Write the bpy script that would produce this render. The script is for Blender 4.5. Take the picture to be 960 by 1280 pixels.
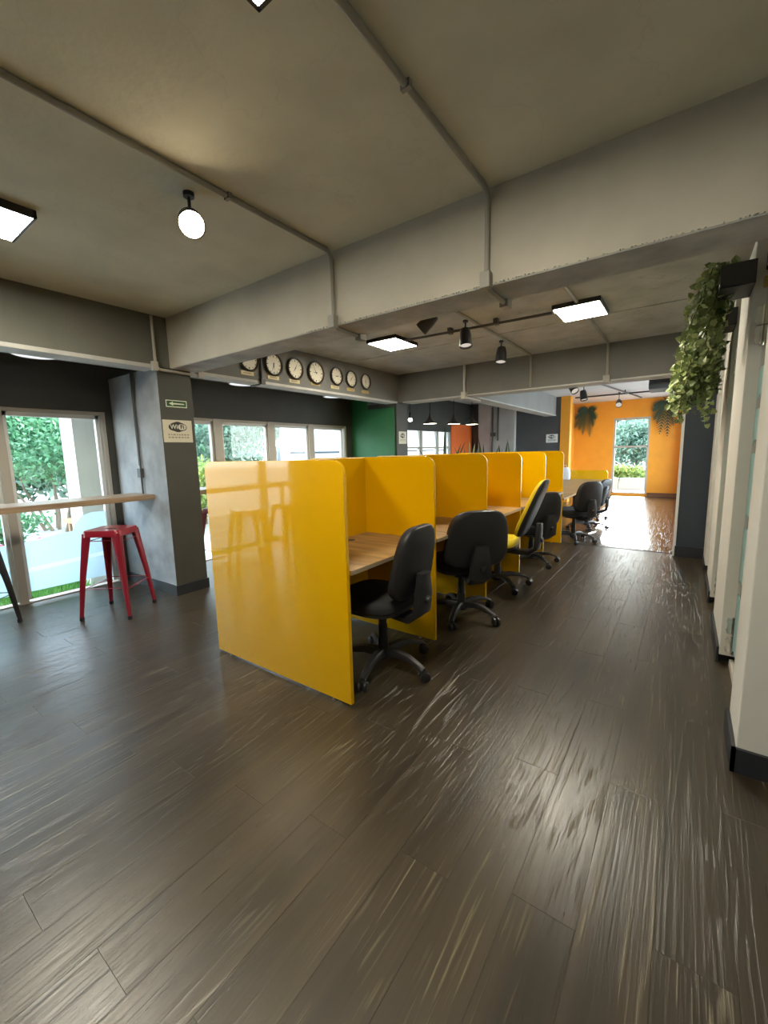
import bpy, bmesh, math, random
import numpy as np
from mathutils import Vector, Matrix
from math import sin, cos, pi, radians as rad
random.seed(7); rng = np.random.default_rng(7)
SC = bpy.context.scene
COL = SC.collection
for o in list(bpy.data.objects): bpy.data.objects.remove(o)

# ------------------------------------------------------------------ camera
YAW, PITCH, ROLL, FPX, CAMH = .6232, .1402, -.0238, 523.24, 1.3472
cam = bpy.data.cameras.new('camera'); cam_o = bpy.data.objects.new('camera', cam); COL.objects.link(cam_o)
cam.sensor_fit = 'HORIZONTAL'; cam.sensor_width = 36; cam.lens = 36*FPX/960; cam.clip_start = .02; cam.clip_end = 300
_d = Vector((-sin(YAW)*cos(PITCH), cos(YAW)*cos(PITCH), -sin(PITCH)))
_r = Vector((cos(YAW), sin(YAW), 0)); _u = _r.cross(_d)
_r2 = cos(ROLL)*_r + sin(ROLL)*_u; _u2 = -sin(ROLL)*_r + cos(ROLL)*_u
cam_o.matrix_world = Matrix(((_r2.x, _u2.x, -_d.x, 0), (_r2.y, _u2.y, -_d.y, 0), (_r2.z, _u2.z, -_d.z, CAMH), (0, 0, 0, 1)))
SC.camera = cam_o

# ------------------------------------------------------------------ light and exposure
vs = SC.view_settings
vs.view_transform = 'Standard'; vs.look = 'None'; vs.gamma = 1; vs.use_curve_mapping = False
vs.exposure = 0.5
world = bpy.data.worlds.new('sky'); SC.world = world; world.use_nodes = True
wn = world.node_tree.nodes; wl = world.node_tree.links; wn.clear()
w_out = wn.new('ShaderNodeOutputWorld'); w_bg = wn.new('ShaderNodeBackground'); w_sky = wn.new('ShaderNodeTexSky')
w_sky.sky_type = 'NISHITA'; w_sky.sun_disc = False; w_sky.sun_elevation = rad(38); w_sky.sun_rotation = rad(-4)
w_sky.air_density = 1.2; w_sky.dust_density = 2.0
w_mix = wn.new('ShaderNodeMix'); w_mix.data_type = 'RGBA'; w_mix.inputs[0].default_value = .45
w_mix.inputs[7].default_value = (9, 10, 11, 1)          # thin bright overcast over the blue
wl.new(w_sky.outputs[0], w_mix.inputs[6]); wl.new(w_mix.outputs[2], w_bg.inputs[0]); wl.new(w_bg.outputs[0], w_out.inputs[0])
SKY = 1.1
w_bg.inputs[1].default_value = SKY
sun = bpy.data.lights.new('sun', 'SUN'); sun.energy = 8.0; sun.angle = rad(.8); sun.color = (1, .95, .86)
sun_o = bpy.data.objects.new('sun', sun); COL.objects.link(sun_o)
sun_o.rotation_euler = Vector((.075, -1, -.30)).to_track_quat('-Z', 'Y').to_euler()
PANEL_L, SPOT_L, PEND_L = 62.0, 60.0, 14.0

# ------------------------------------------------------------------ materials
def nt(m): return m.node_tree.nodes, m.node_tree.links
def mat(name, col, rough=.6, metal=0., var=0., scale=4., bump=0., bscale=60., coat=0., spec=.5, stretch=None, dark=None):
    m = bpy.data.materials.new(name); m.use_nodes = True; n, l = nt(m); b = n['Principled BSDF']
    b.inputs['Base Color'].default_value = (*col, 1); b.inputs['Roughness'].default_value = rough
    b.inputs['Metallic'].default_value = metal; b.inputs['Coat Weight'].default_value = coat
    b.inputs['Coat Roughness'].default_value = .05; b.inputs['Specular IOR Level'].default_value = spec
    if var or bump:
        tc = n.new('ShaderNodeTexCoord'); mp = n.new('ShaderNodeMapping'); l.new(tc.outputs['Object'], mp.inputs[0])
        if stretch: mp.inputs['Scale'].default_value = stretch
    if var:
        t = n.new('ShaderNodeTexNoise'); t.inputs['Scale'].default_value = scale; t.inputs['Detail'].default_value = 6
        l.new(mp.outputs[0], t.inputs['Vector'])
        r = n.new('ShaderNodeValToRGB'); d = dark or tuple(c*(1-var) for c in col)
        r.color_ramp.elements[0].position = .3; r.color_ramp.elements[1].position = .7
        r.color_ramp.elements[0].color = (*d, 1); r.color_ramp.elements[1].color = (*[min(1, c*(1+var*.5)) for c in col], 1)
        l.new(t.outputs['Fac'], r.inputs[0]); l.new(r.outputs[0], b.inputs['Base Color'])
    if bump:
        t2 = n.new('ShaderNodeTexNoise'); t2.inputs['Scale'].default_value = bscale; t2.inputs['Detail'].default_value = 4
        l.new(mp.outputs[0], t2.inputs['Vector'])
        bp = n.new('ShaderNodeBump'); bp.inputs['Strength'].default_value = bump; bp.inputs['Distance'].default_value = .01
        l.new(t2.outputs['Fac'], bp.inputs['Height']); l.new(bp.outputs[0], b.inputs['Normal'])
    return m
def emit(name, col, strength):
    m = bpy.data.materials.new(name); m.use_nodes = True; n, l = nt(m); n.remove(n['Principled BSDF'])
    e = n.new('ShaderNodeEmission'); e.inputs[0].default_value = (*col, 1); e.inputs[1].default_value = strength
    l.new(e.outputs[0], n['Material Output'].inputs[0]); return m
def glass_mat(name, tint=(.95, .98, .97)):
    m = bpy.data.materials.new(name); m.use_nodes = True; n, l = nt(m); n.remove(n['Principled BSDF'])
    tr = n.new('ShaderNodeBsdfTransparent'); tr.inputs[0].default_value = (*tint, 1)
    gl = n.new('ShaderNodeBsdfGlossy'); gl.inputs[1].default_value = .02
    fr = n.new('ShaderNodeFresnel'); mx = n.new('ShaderNodeMixShader')
    gg = n.new('ShaderNodeNewGeometry'); mr = n.new('ShaderNodeMapRange'); mr.inputs[3].default_value = 1.45; mr.inputs[4].default_value = 1/1.45
    l.new(gg.outputs['Backfacing'], mr.inputs[0]); l.new(mr.outputs[0], fr.inputs[0])   # same reflectance from both sides
    l.new(fr.outputs[0], mx.inputs[0]); l.new(tr.outputs[0], mx.inputs[1]); l.new(gl.outputs[0], mx.inputs[2])
    l.new(mx.outputs[0], n['Material Output'].inputs[0]); return m
def film_mat(name, col, keep):
    m = bpy.data.materials.new(name); m.use_nodes = True; n, l = nt(m); n.remove(n['Principled BSDF'])
    tr = n.new('ShaderNodeBsdfTransparent'); tl = n.new('ShaderNodeBsdfTranslucent'); df = n.new('ShaderNodeBsdfDiffuse')
    for s in (tl, df): s.inputs[0].default_value = (*col, 1)
    a = n.new('ShaderNodeMixShader'); a.inputs[0].default_value = .35; l.new(tl.outputs[0], a.inputs[1]); l.new(df.outputs[0], a.inputs[2])
    mx = n.new('ShaderNodeMixShader'); mx.inputs[0].default_value = 1-keep
    l.new(tr.outputs[0], mx.inputs[1]); l.new(a.outputs[0], mx.inputs[2]); l.new(mx.outputs[0], n['Material Output'].inputs[0]); return m
def leaf_mat(name, c1, c2, trans=.35):
    m = bpy.data.materials.new(name); m.use_nodes = True; n, l = nt(m); b = n['Principled BSDF']
    g = n.new('ShaderNodeNewGeometry'); r = n.new('ShaderNodeValToRGB')
    r.color_ramp.elements[0].color = (*c1, 1); r.color_ramp.elements[1].color = (*c2, 1)
    l.new(g.outputs['Random Per Island'], r.inputs[0]); l.new(r.outputs[0], b.inputs['Base Color'])
    b.inputs['Roughness'].default_value = .5
    tl = n.new('ShaderNodeBsdfTranslucent'); l.new(r.outputs[0], tl.inputs[0]); mx = n.new('ShaderNodeMixShader'); mx.inputs[0].default_value = trans
    l.new(b.outputs[0], mx.inputs[1]); l.new(tl.outputs[0], mx.inputs[2]); l.new(mx.outputs[0], n['Material Output'].inputs[0]); return m
def floor_mat(name, rlo, rhi, tone=1., spec=.5):
    m = bpy.data.materials.new(name); m.use_nodes = True; n, l = nt(m); b = n['Principled BSDF']
    g = n.new('ShaderNodeNewGeometry'); oi = n.new('ShaderNodeObjectInfo')
    ad = n.new('ShaderNodeMath'); ad.operation = 'ADD'; l.new(g.outputs['Random Per Island'], ad.inputs[0]); l.new(oi.outputs['Random'], ad.inputs[1])
    fr = n.new('ShaderNodeMath'); fr.operation = 'FRACT'; l.new(ad.outputs[0], fr.inputs[0])
    off = n.new('ShaderNodeMath'); off.operation = 'MULTIPLY'; off.inputs[1].default_value = 37.; l.new(fr.outputs[0], off.inputs[0])
    va = n.new('ShaderNodeVectorMath'); va.operation = 'ADD'; l.new(g.outputs['Position'], va.inputs[0]); l.new(off.outputs[0], va.inputs[1])
    def noise(sc, scale, det, rough=.55, dist=0.):
        mp = n.new('ShaderNodeMapping'); mp.inputs['Scale'].default_value = sc; l.new(va.outputs[0], mp.inputs[0])
        t = n.new('ShaderNodeTexNoise'); t.inputs['Scale'].default_value = scale; t.inputs['Detail'].default_value = det
        t.inputs['Roughness'].default_value = rough; t.inputs['Distortion'].default_value = dist
        l.new(mp.outputs[0], t.inputs['Vector']); return t
    broad = noise((9, .9, 1), 1., 3)
    fine = noise((95, 2.2, 1), 1., 4, .6, .5)
    patch = noise((5, 1.1, 1), 1., 2)
    # cathedral grain: contour lines of a stretched noise
    cath = noise((6, .55, 1), 1., 1.5, .4, .3)
    mu = n.new('ShaderNodeMath'); mu.operation = 'MULTIPLY'; mu.inputs[1].default_value = 95.; l.new(cath.outputs['Fac'], mu.inputs[0])
    si = n.new('ShaderNodeMath'); si.operation = 'SINE'; l.new(mu.outputs[0], si.inputs[0])
    line = n.new('ShaderNodeMapRange'); line.inputs[1].default_value = .35; line.inputs[2].default_value = .95; l.new(si.outputs[0], line.inputs[0])
    fl = n.new('ShaderNodeMapRange'); fl.inputs[1].default_value = .50; fl.inputs[2].default_value = .66; l.new(fine.outputs['Fac'], fl.inputs[0])
    pm = n.new('ShaderNodeMapRange'); pm.inputs[1].default_value = .46; pm.inputs[2].default_value = .66; l.new(patch.outputs['Fac'], pm.inputs[0])
    lp = n.new('ShaderNodeMath'); lp.operation = 'MULTIPLY'; l.new(line.outputs[0], lp.inputs[0]); l.new(fl.outputs[0], lp.inputs[1])
    gr = n.new('ShaderNodeMath'); gr.operation = 'MULTIPLY'; l.new(lp.outputs[0], gr.inputs[0]); l.new(pm.outputs[0], gr.inputs[1])
    base = n.new('ShaderNodeValToRGB'); cr = base.color_ramp
    cr.elements[0].position = .3; cr.elements[1].position = .72
    cr.elements[0].color = (.054*tone, .040*tone, .025*tone, 1); cr.elements[1].color = (.122*tone, .090*tone, .054*tone, 1)
    l.new(broad.outputs['Fac'], base.inputs[0])
    tn = n.new('ShaderNodeMapRange'); tn.inputs[3].default_value = .86; tn.inputs[4].default_value = 1.12; l.new(fr.outputs[0], tn.inputs[0])
    sc_ = n.new('ShaderNodeVectorMath'); sc_.operation = 'SCALE'; l.new(base.outputs[0], sc_.inputs[0]); l.new(tn.outputs[0], sc_.inputs['Scale'])
    fm = n.new('ShaderNodeMix'); fm.data_type = 'RGBA'; fm.blend_type = 'MULTIPLY'; fm.inputs[0].default_value = .55
    l.new(sc_.outputs[0], fm.inputs[6]); l.new(fine.outputs['Fac'], fm.inputs[7])
    mx = n.new('ShaderNodeMix'); mx.data_type = 'RGBA'; mx.inputs[7].default_value = (.30*tone, .25*tone, .15*tone, 1)
    l.new(gr.outputs[0], mx.inputs[0]); l.new(fm.outputs[2], mx.inputs[6]); l.new(mx.outputs[2], b.inputs['Base Color'])
    rr = n.new('ShaderNodeMapRange'); rr.inputs[3].default_value = rlo; rr.inputs[4].default_value = rhi; l.new(fine.outputs['Fac'], rr.inputs[0])
    l.new(rr.outputs[0], b.inputs['Roughness']); b.inputs['Specular IOR Level'].default_value = spec
    hs = n.new('ShaderNodeMath'); hs.operation = 'ADD'; l.new(fine.outputs['Fac'], hs.inputs[0]); l.new(lp.outputs[0], hs.inputs[1])
    bp = n.new('ShaderNodeBump'); bp.inputs['Strength'].default_value = .35; bp.inputs['Distance'].default_value = .004
    l.new(hs.outputs[0], bp.inputs['Height']); l.new(bp.outputs[0], b.inputs['Normal'])
    return m
def concrete(name, col, var=.25, bump=.25, rough=.8, scale=2.2, crack=0.):
    m = mat(name, col, rough, var=var, scale=scale, bump=bump, bscale=28)
    if crack:
        n, l = nt(m); b = n['Principled BSDF']
        tc = n.new('ShaderNodeTexCoord'); v = n.new('ShaderNodeTexNoise'); v.inputs['Scale'].default_value = 1.1; v.inputs['Detail'].default_value = 5
        l.new(tc.outputs['Object'], v.inputs['Vector'])
        s = n.new('ShaderNodeMath'); s.operation = 'SUBTRACT'; s.inputs[1].default_value = .5; l.new(v.outputs['Fac'], s.inputs[0])
        a = n.new('ShaderNodeMath'); a.operation = 'ABSOLUTE'; l.new(s.outputs[0], a.inputs[0])
        r = n.new('ShaderNodeMapRange'); r.inputs[1].default_value = 0; r.inputs[2].default_value = .004; r.inputs[3].default_value = 1-crack; r.inputs[4].default_value = 1
        l.new(a.outputs[0], r.inputs[0])
        src = b.inputs['Base Color'].links[0].from_socket
        x = n.new('ShaderNodeVectorMath'); x.operation = 'SCALE'; l.new(src, x.inputs[0]); l.new(r.outputs[0], x.inputs['Scale']); l.new(x.outputs[0], b.inputs['Base Color'])
    return m
def wood_mat(name, c1, c2, sc=(2, 30, 30), rough=.45):
    m = mat(name, c2, rough, var=.4, scale=1., dark=c1, stretch=sc); return m

M = {}
M['floor'] = floor_mat('wood_floor', .22, .42, .66, .75)
M['floor2'] = floor_mat('wood_floor_glossy', .16, .32, .6, .9)
M['screed'] = mat('screed', (.03, .028, .025), .9)
M['ceil'] = concrete('painted_slab', (.70, .67, .52), .14, .22, crack=.06)
M['ceil2'] = concrete('board_marked_slab', (.47, .475, .455), .22, .35, scale=3.5, crack=.2)
M['ceilw'] = concrete('white_slab', (.70, .70, .70), .06, .1)
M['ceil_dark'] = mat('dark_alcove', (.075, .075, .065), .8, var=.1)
M['beam'] = concrete('painted_beam', (.58, .54, .45), .16, .25)
M['beam_raw'] = concrete('raw_soffit', (.42, .42, .40), .3, .5, scale=5)
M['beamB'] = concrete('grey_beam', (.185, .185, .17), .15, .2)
M['beam_lip'] = concrete('pale_lip', (.55, .54, .50), .2, .3)
M['pillar_raw'] = concrete('bare_concrete', (.34, .35, .36), .35, .3, scale=3.5)
M['beam_pale'] = concrete('pale_beam', (.26, .26, .25), .12, .15)
M['pillar3'] = concrete('pale_concrete', (.50, .50, .49), .15, .15)
M['dark_paint'] = mat('dark_grey_paint', (.058, .058, .048), .6, var=.12, bump=.05)
M['dark_wall'] = mat('charcoal_wall', (.085, .087, .095), .6, var=.08)
M['blue_black'] = mat('blue_black_wall', (.030, .042, .058), .55, var=.1)
M['green'] = mat('green_paint', (.018, .15, .045), .5, var=.12, bump=.05)
M['orange'] = mat('orange_paint', (.86, .36, .03), .6, var=.06)
M['orange_red'] = mat('red_orange_paint', (.80, .16, .03), .6, var=.05)
M['white_wall'] = mat('white_paint', (.68, .655, .60), .6, var=.05, bump=.05)
M['base'] = mat('black_skirting', (.022, .024, .03), .45)
M['brown'] = mat('brown_skirting', (.22, .10, .045), .5, var=.2)
M['alu'] = mat('window_frame', (.50, .46, .40), .5, var=.05)
M['alu_w'] = mat('white_frame', (.72, .72, .70), .45)
M['glass'] = glass_mat('window_glass')
M['film'] = film_mat('frosted_film', (.72, .85, .92), .15)
M['film_b'] = film_mat('pale_film', (.86, .93, .92), .06)
M['film_c'] = film_mat('cyan_film', (.62, .82, .82), .10)
M['yellow'] = mat('yellow_laminate', (.74, .40, .0005), .3, coat=1., spec=.05)
M['yellow_edge'] = mat('yellow_edge', (.72, .45, .01), .35)
M['oak'] = wood_mat('oak_laminate', (.20, .11, .04), (.38, .235, .095), (3, 26, 26), .42)
M['oak_edge'] = mat('oak_edge', (.34, .26, .16), .5)
M['bar_wood'] = wood_mat('bar_wood', (.22, .15, .09), (.36, .26, .17), (26, 2.5, 26), .4)
M['steel'] = mat('brushed_steel', (.62, .62, .60), .3, 1.)
M['chrome'] = mat('chrome', (.75, .75, .74), .15, 1.)
M['black_fab'] = mat('black_fabric', (.016, .016, .017), .75, bump=.3, bscale=300)
M['black_pl'] = mat('black_plastic', (.018, .018, .020), .42, bump=.08, bscale=250)
M['black_gl'] = mat('black_satin', (.02, .02, .021), .3)
M['yellow_fab'] = mat('yellow_fabric', (.80, .60, .01), .7, bump=.2, bscale=300)
M['red'] = mat('red_metal', (.26, .012, .028), .3, coat=.4)
M['black_metal'] = mat('black_metal', (.02, .02, .022), .35)
M['rubber'] = mat('rubber', (.015, .015, .015), .8)
M['pipe'] = mat('painted_conduit', (.33, .315, .27), .5, var=.08)
M['pipe_w'] = mat('pale_conduit', (.50, .48, .42), .5)
M['pipe_d'] = mat('dark_conduit', (.07, .07, .065), .5)
M['clock_face'] = mat('clock_face', (.78, .74, .60), .5)
M['clock_rim'] = mat('clock_rim', (.045, .037, .026), .35)
M['ink'] = mat('ink', (.03, .03, .028), .6)
M['ink_soft'] = mat('faded_ink', (.30, .26, .18), .6)
M['plate'] = mat('plate_cream', (.62, .52, .28), .5)
M['plate_gold'] = mat('plate_gold', (.50, .36, .12), .45)
M['paper'] = mat('sign_cream', (.62, .58, .46), .5)
M['paper_w'] = mat('sign_white', (.80, .80, .80), .5)
M['sign_green'] = mat('sign_green', (.02, .07, .02), .5)
M['sign_line'] = mat('sign_pale', (.62, .70, .52), .5)
M['panel'] = emit('panel_light', (1, .93, .76), PANEL_L)
M['spot_on'] = emit('warm_spot', (1, .78, .50), SPOT_L)
M['spot_dim'] = emit('dim_spot', (1, .9, .75), .45)
M['pend'] = emit('pendant_glow', (1, .90, .68), PEND_L)
M['disc'] = emit('disc_lamp', (.9, .95, 1), .8)
M['ivy'] = leaf_mat('ivy_leaf', (.10, .16, .04), (.46, .52, .22), .15)
M['fern'] = mat('dark_frond', (.035, .075, .04), .55, var=.3)
M['snake'] = mat('snake_leaf', (.05, .085, .04), .5, var=.4, scale=9)
M['snake_y'] = mat('variegated_leaf', (.35, .38, .18), .5, var=.4, scale=9)
M['pot'] = mat('black_pot', (.03, .03, .032), .5)
M['stem'] = mat('stem', (.10, .12, .04), .7)
M['ac'] = mat('ac_grey', (.05, .052, .055), .5)
M['lime'] = mat('lime_wall', (.55, .55, .20), .7, var=.1)
M['bark'] = mat('bark', (.20, .15, .11), .9, var=.3)
M['palm_bark'] = mat('palm_bark', (.55, .50, .42), .9, var=.2)
M['leaf1'] = leaf_mat('leaf_green', (.025, .11, .05), (.13, .32, .16))
M['leaf2'] = leaf_mat('leaf_yellow', (.08, .16, .03), (.34, .42, .12))
M['leaf3'] = leaf_mat('leaf_blue', (.05, .12, .09), (.26, .38, .28), .4)
M['grass'] = leaf_mat('grass', (.05, .20, .04), (.16, .36, .08))
M['paving'] = mat('pale_paving', (.30, .31, .31), .8, var=.1)
M['stucco'] = mat('outdoor_stucco', (.74, .74, .69), .9, var=.05, bump=.1)
M['fence'] = mat('blue_fence', (.05, .065, .10), .7)
M['bld'] = mat('far_building', (.42, .40, .40), .8, var=.05)
M['bld_glass'] = mat('far_glass', (.12, .14, .18), .3)
M['deck'] = mat('deck_wood', (.45, .28, .16), .7, var=.2)
M['block'] = mat('concrete_block', (.34, .33, .30), .9, var=.15)
M['pink'] = mat('red_plastic', (.75, .05, .12), .5)
M['teal'] = mat('teal_plastic', (.04, .48, .50), .5)
M['cream_fab'] = mat('white_plastic', (.72, .74, .74), .5)

# ------------------------------------------------------------------ mesh helpers
class MB:
    def __init__(s): s.v = []; s.f = []; s.m = []
    def add(s, vs, fs, mi=0):
        k = len(s.v); s.v += [tuple(map(float, p)) for p in vs]; s.f += [tuple(i+k for i in f) for f in fs]; s.m += [mi]*len(fs); return s
    def box(s, x0, x1, y0, y1, z0, z1, mi=0, T=None):
        P = [Vector(p) for p in ((x0,y0,z0),(x1,y0,z0),(x1,y1,z0),(x0,y1,z0),(x0,y0,z1),(x1,y0,z1),(x1,y1,z1),(x0,y1,z1))]
        if T: P = [T @ p for p in P]
        return s.add(P, [(3,2,1,0),(4,5,6,7),(0,1,5,4),(1,2,6,5),(2,3,7,6),(3,0,4,7)], mi)
    def prism(s, poly, fr, d0, d1, mi=0):
        # poly: 2d points (CCW), fr(u, v, w) -> xyz
        n = len(poly); P = [fr(u, v, d0) for u, v in poly] + [fr(u, v, d1) for u, v in poly]
        return s.add(P, [tuple(range(n))[::-1], tuple(range(n, 2*n))] + [(i, (i+1) % n, n+(i+1) % n, n+i) for i in range(n)], mi)
    def tube(s, pts, r, n=8, mi=0, caps=True):
        pts = [Vector(p) for p in pts]; R = r if isinstance(r, (list, tuple)) else [r]*len(pts); P = []; up = None
        for i, p in enumerate(pts):
            t = ((pts[min(i+1, len(pts)-1)]-p).normalized() + (p-pts[max(i-1, 0)]).normalized())
            if t.length < 1e-6: t = Vector((0, 0, 1))
            t.normalize()
            if up is None: up = t.orthogonal().normalized()
            up = (up - t*up.dot(t)); up = up.normalized() if up.length > 1e-5 else t.orthogonal().normalized()
            w = t.cross(up)
            P += [p + (up*cos(2*pi*k/n) + w*sin(2*pi*k/n))*R[i] for k in range(n)]
        F = [(i*n+k, i*n+(k+1) % n, (i+1)*n+(k+1) % n, (i+1)*n+k) for i in range(len(pts)-1) for k in range(n)]
        if caps: F += [tuple(range(n))[::-1], tuple(range((len(pts)-1)*n, len(pts)*n))]
        return s.add(P, F, mi)
    def lathe(s, prof, c=(0,0,0), n=24, fr=None, mi=0, caps=True):
        fr = fr or (lambda a, b, w: (c[0]+a, c[1]+b, c[2]+w)); P = []
        for r, z in prof: P += [fr(r*cos(2*pi*k/n), r*sin(2*pi*k/n), z) for k in range(n)]
        F = [(i*n+k, i*n+(k+1) % n, (i+1)*n+(k+1) % n, (i+1)*n+k) for i in range(len(prof)-1) for k in range(n)]
        if caps: F += [tuple(range(n))[::-1], tuple(range((len(prof)-1)*n, len(prof)*n))]
        return s.add(P, F, mi)
    def loft(s, rings, mi=0, caps=True):
        n = len(rings[0]); P = [p for r in rings for p in r]
        F = [(i*n+k, i*n+(k+1) % n, (i+1)*n+(k+1) % n, (i+1)*n+k) for i in range(len(rings)-1) for k in range(n)]
        if caps: F += [tuple(range(n))[::-1], tuple(range((len(rings)-1)*n, len(rings)*n))]
        return s.add(P, F, mi)
    def build(s, name, m, parent=None, smooth=False, bevel=0., origin=None, subsurf=0):
        me = bpy.data.meshes.new(name); v = np.array(s.v)
        if parent is None and origin is None:
            lo, hi = v.min(0), v.max(0); origin = ((lo[0]+hi[0])/2, (lo[1]+hi[1])/2, lo[2])
        off = np.array(origin if origin is not None else parent.get('_o', (0, 0, 0)))
        me.from_pydata([tuple(p) for p in v-off], [], s.f)
        for mm in (m if isinstance(m, (list, tuple)) else [m]): me.materials.append(mm)
        me.polygons.foreach_set('material_index', s.m)
        bm = bmesh.new(); bm.from_mesh(me); bmesh.ops.recalc_face_normals(bm, faces=bm.faces); bm.to_mesh(me); bm.free()
        if smooth:
            me.polygons.foreach_set('use_smooth', [True]*len(me.polygons))
            me.set_sharp_from_angle(angle=rad(42))
        o = bpy.data.objects.new(name, me); COL.objects.link(o)
        if parent is None: o.location = off; o['_o'] = tuple(map(float, off))
        else:
            o.parent = parent; o['_o'] = tuple(parent.get('_o', (0, 0, 0)))
        if subsurf:
            q = o.modifiers.new('smooth', 'SUBSURF'); q.levels = q.render_levels = subsurf
        if bevel:
            q = o.modifiers.new('bevel', 'BEVEL'); q.width = bevel; q.segments = 2; q.limit_method = 'ANGLE'; q.angle_limit = rad(40)
        return o
def tag(o, label=None, cat=None, group=None, kind=None):
    if label: o['label'] = label
    if cat: o['category'] = cat
    if group: o['group'] = group
    if kind: o['kind'] = kind
    return o
def thing(name, label, cat, loc=(0,0,0), rz=0., group=None, local=False):
    o = bpy.data.objects.new(name, None); COL.objects.link(o); o.empty_display_size = .1
    o.location = loc; o.rotation_euler = (0, 0, rz); o['_o'] = (0., 0., 0.) if local else tuple(map(float, loc))
    return tag(o, label, cat, group)
def dup(root, loc, rz, label=None, group=None):
    r = root.copy(); COL.objects.link(r); r.location = loc; r.rotation_euler = (0, 0, rz)
    if label: r['label'] = label
    if group: r['group'] = group
    for ch in list(root.children):
        c = ch.copy(); COL.objects.link(c); c.parent = r
        for g in list(ch.children):
            d = g.copy(); COL.objects.link(d); d.parent = c
    return r
def struct(name, mb, m, label=None, parent=None, **k):
    o = mb.build(name, m, parent, **k)
    if parent is None: o['kind'] = 'structure'
    if label: o['label'] = label
    return o
def rbox(name, b, m, parent=None, bevel=.004, **k): return MB().box(*b).build(name, m, parent, bevel=bevel, **k)
def rounded_rect(w, h, r, n=6, corners=(1,1,1,1)):
    # centred; corners order: BL, BR, TR, TL
    P = []
    for (cx, cy, a0), on in zip(((-w/2, -h/2, pi), (w/2, -h/2, 1.5*pi), (w/2, h/2, 0), (-w/2, h/2, .5*pi)), corners):
        if not on: P.append((cx, cy)); continue
        sx, sy = (1 if cx < 0 else -1), (1 if cy < 0 else -1)
        for k in range(n+1):
            a = a0 + k*pi/2/n; P.append((cx+sx*r+r*cos(a), cy+sy*r+r*sin(a)))
    return P
def text_mesh(txt, size):
    c = bpy.data.curves.new('t', 'FONT'); c.body = txt; c.size = size; c.extrude = .0006; c.align_x = 'CENTER'; c.align_y = 'CENTER'; c.offset = size*.02
    o = bpy.data.objects.new('t', c); COL.objects.link(o); dg = bpy.context.evaluated_depsgraph_get()
    me = bpy.data.meshes.new_from_object(o.evaluated_get(dg)); bpy.data.objects.remove(o)
    V = [tuple(v.co) for v in me.vertices]; F = [tuple(p.vertices) for p in me.polygons]; bpy.data.meshes.remove(me); return V, F

# ================================================================== SETTING
ZC, ZB = 2.63, 2.18          # ceiling, beam underside
XW = -5.0                    # window wall
# ---- floor and its planks
fl = struct('floor', MB().box(-5.2, 3.0, -3.6, 6.31, -.08, -.005), M['screed'], 'dark grey-brown wood-look plank floor')
PW, PL = .18, 1.22
def pjx(x, y, z=0.):
    q = Vector((x, y, z-CAMH)); a = q.dot(_r2); b = q.dot(_u2); c = q.dot(_d)
    return (480+FPX*a/c, 640-FPX*b/c, c) if c > .15 else None
cells = []
x = -5.03; i = 0
while x < 1.2:
    y = -3.5 - ((i*.47) % 1)*PL
    while y < 6.3:
        y0, y1 = max(y, -3.5), min(y+PL, 6.3)
        if y1-y0 > .02:
            pc = [pjx(a, b) for a in (x, x+PW) for b in (y0, y1)]
            mid = pjx(x+PW/2, (y0+y1)/2); vis = -1.
            if any(p and -20 < p[0] < 980 and -20 < p[1] < 1300 for p in pc+[mid]): vis = (y1-y0)/max(.3, math.hypot(x, (y0+y1)/2))**2
            cells.append((vis, x, y0, y1, i))
        y += PL
    x += PW; i += 1
cells.sort(key=lambda c: -c[0])
def plank_verts(x0, x1, y0, y1, z=0.):
    g = .0002; x0 += g; x1 -= g; y0 += g; y1 -= g; c = .0005
    V = [(x0,y0,z-.004),(x1,y0,z-.004),(x1,y1,z-.004),(x0,y1,z-.004),(x0,y0,z-c),(x1,y0,z-c),(x1,y1,z-c),(x0,y1,z-c),(x0+c,y0+c,z),(x1-c,y0+c,z),(x1-c,y1-c,z),(x0+c,y1-c,z)]
    F = [(a+k, a+(k+1) % 4, a+4+(k+1) % 4, a+4+k) for a in (0, 4) for k in range(4)] + [(8, 9, 10, 11)]
    return V, F
_pm = {}
rest = MB()
for k, (vis, x0, y0, y1, i) in enumerate(cells):
    if k < 300 and vis > 0:
        L = round(y1-y0, 4)
        if L not in _pm:
            V, F = plank_verts(0, PW, 0, L); me = bpy.data.meshes.new('plank'); me.from_pydata(V, [], F); me.materials.append(M['floor']); _pm[L] = me
        o = bpy.data.objects.new('plank', _pm[L]); COL.objects.link(o); o.parent = fl
        lf = fl.location; o.location = (x0-lf.x, y0-lf.y, -lf.z)
    else: rest.add(*plank_verts(x0, x0+PW, y0, y1))
tag(rest.build('planking', M['floor'], fl), kind='stuff')
fl2 = struct('floor', MB().box(-5.2, .14, 6.312, 13.8, -.08, -.006), M['screed'], 'glossy dark wood-look floor of the far orange room')
r2 = MB(); x = -5.0; i = 0
while x < -.1:
    y = 6.32 - ((i*.53) % 1)*PL
    while y < 13.6:
        if min(y+PL, 13.6)-max(y, 6.32) > .03: r2.add(*plank_verts(x, x+PW, max(y, 6.32), min(y+PL, 13.6), -.001))
        y += PL
    x += PW; i += 1
tag(r2.build('planking', M['floor2'], fl2), kind='stuff')
struct('trim_1', MB().box(-3.9, -.03, 6.302, 6.325, -.004, .0035), M['pipe_d'], 'dark metal threshold strip across the floor seam')

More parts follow.
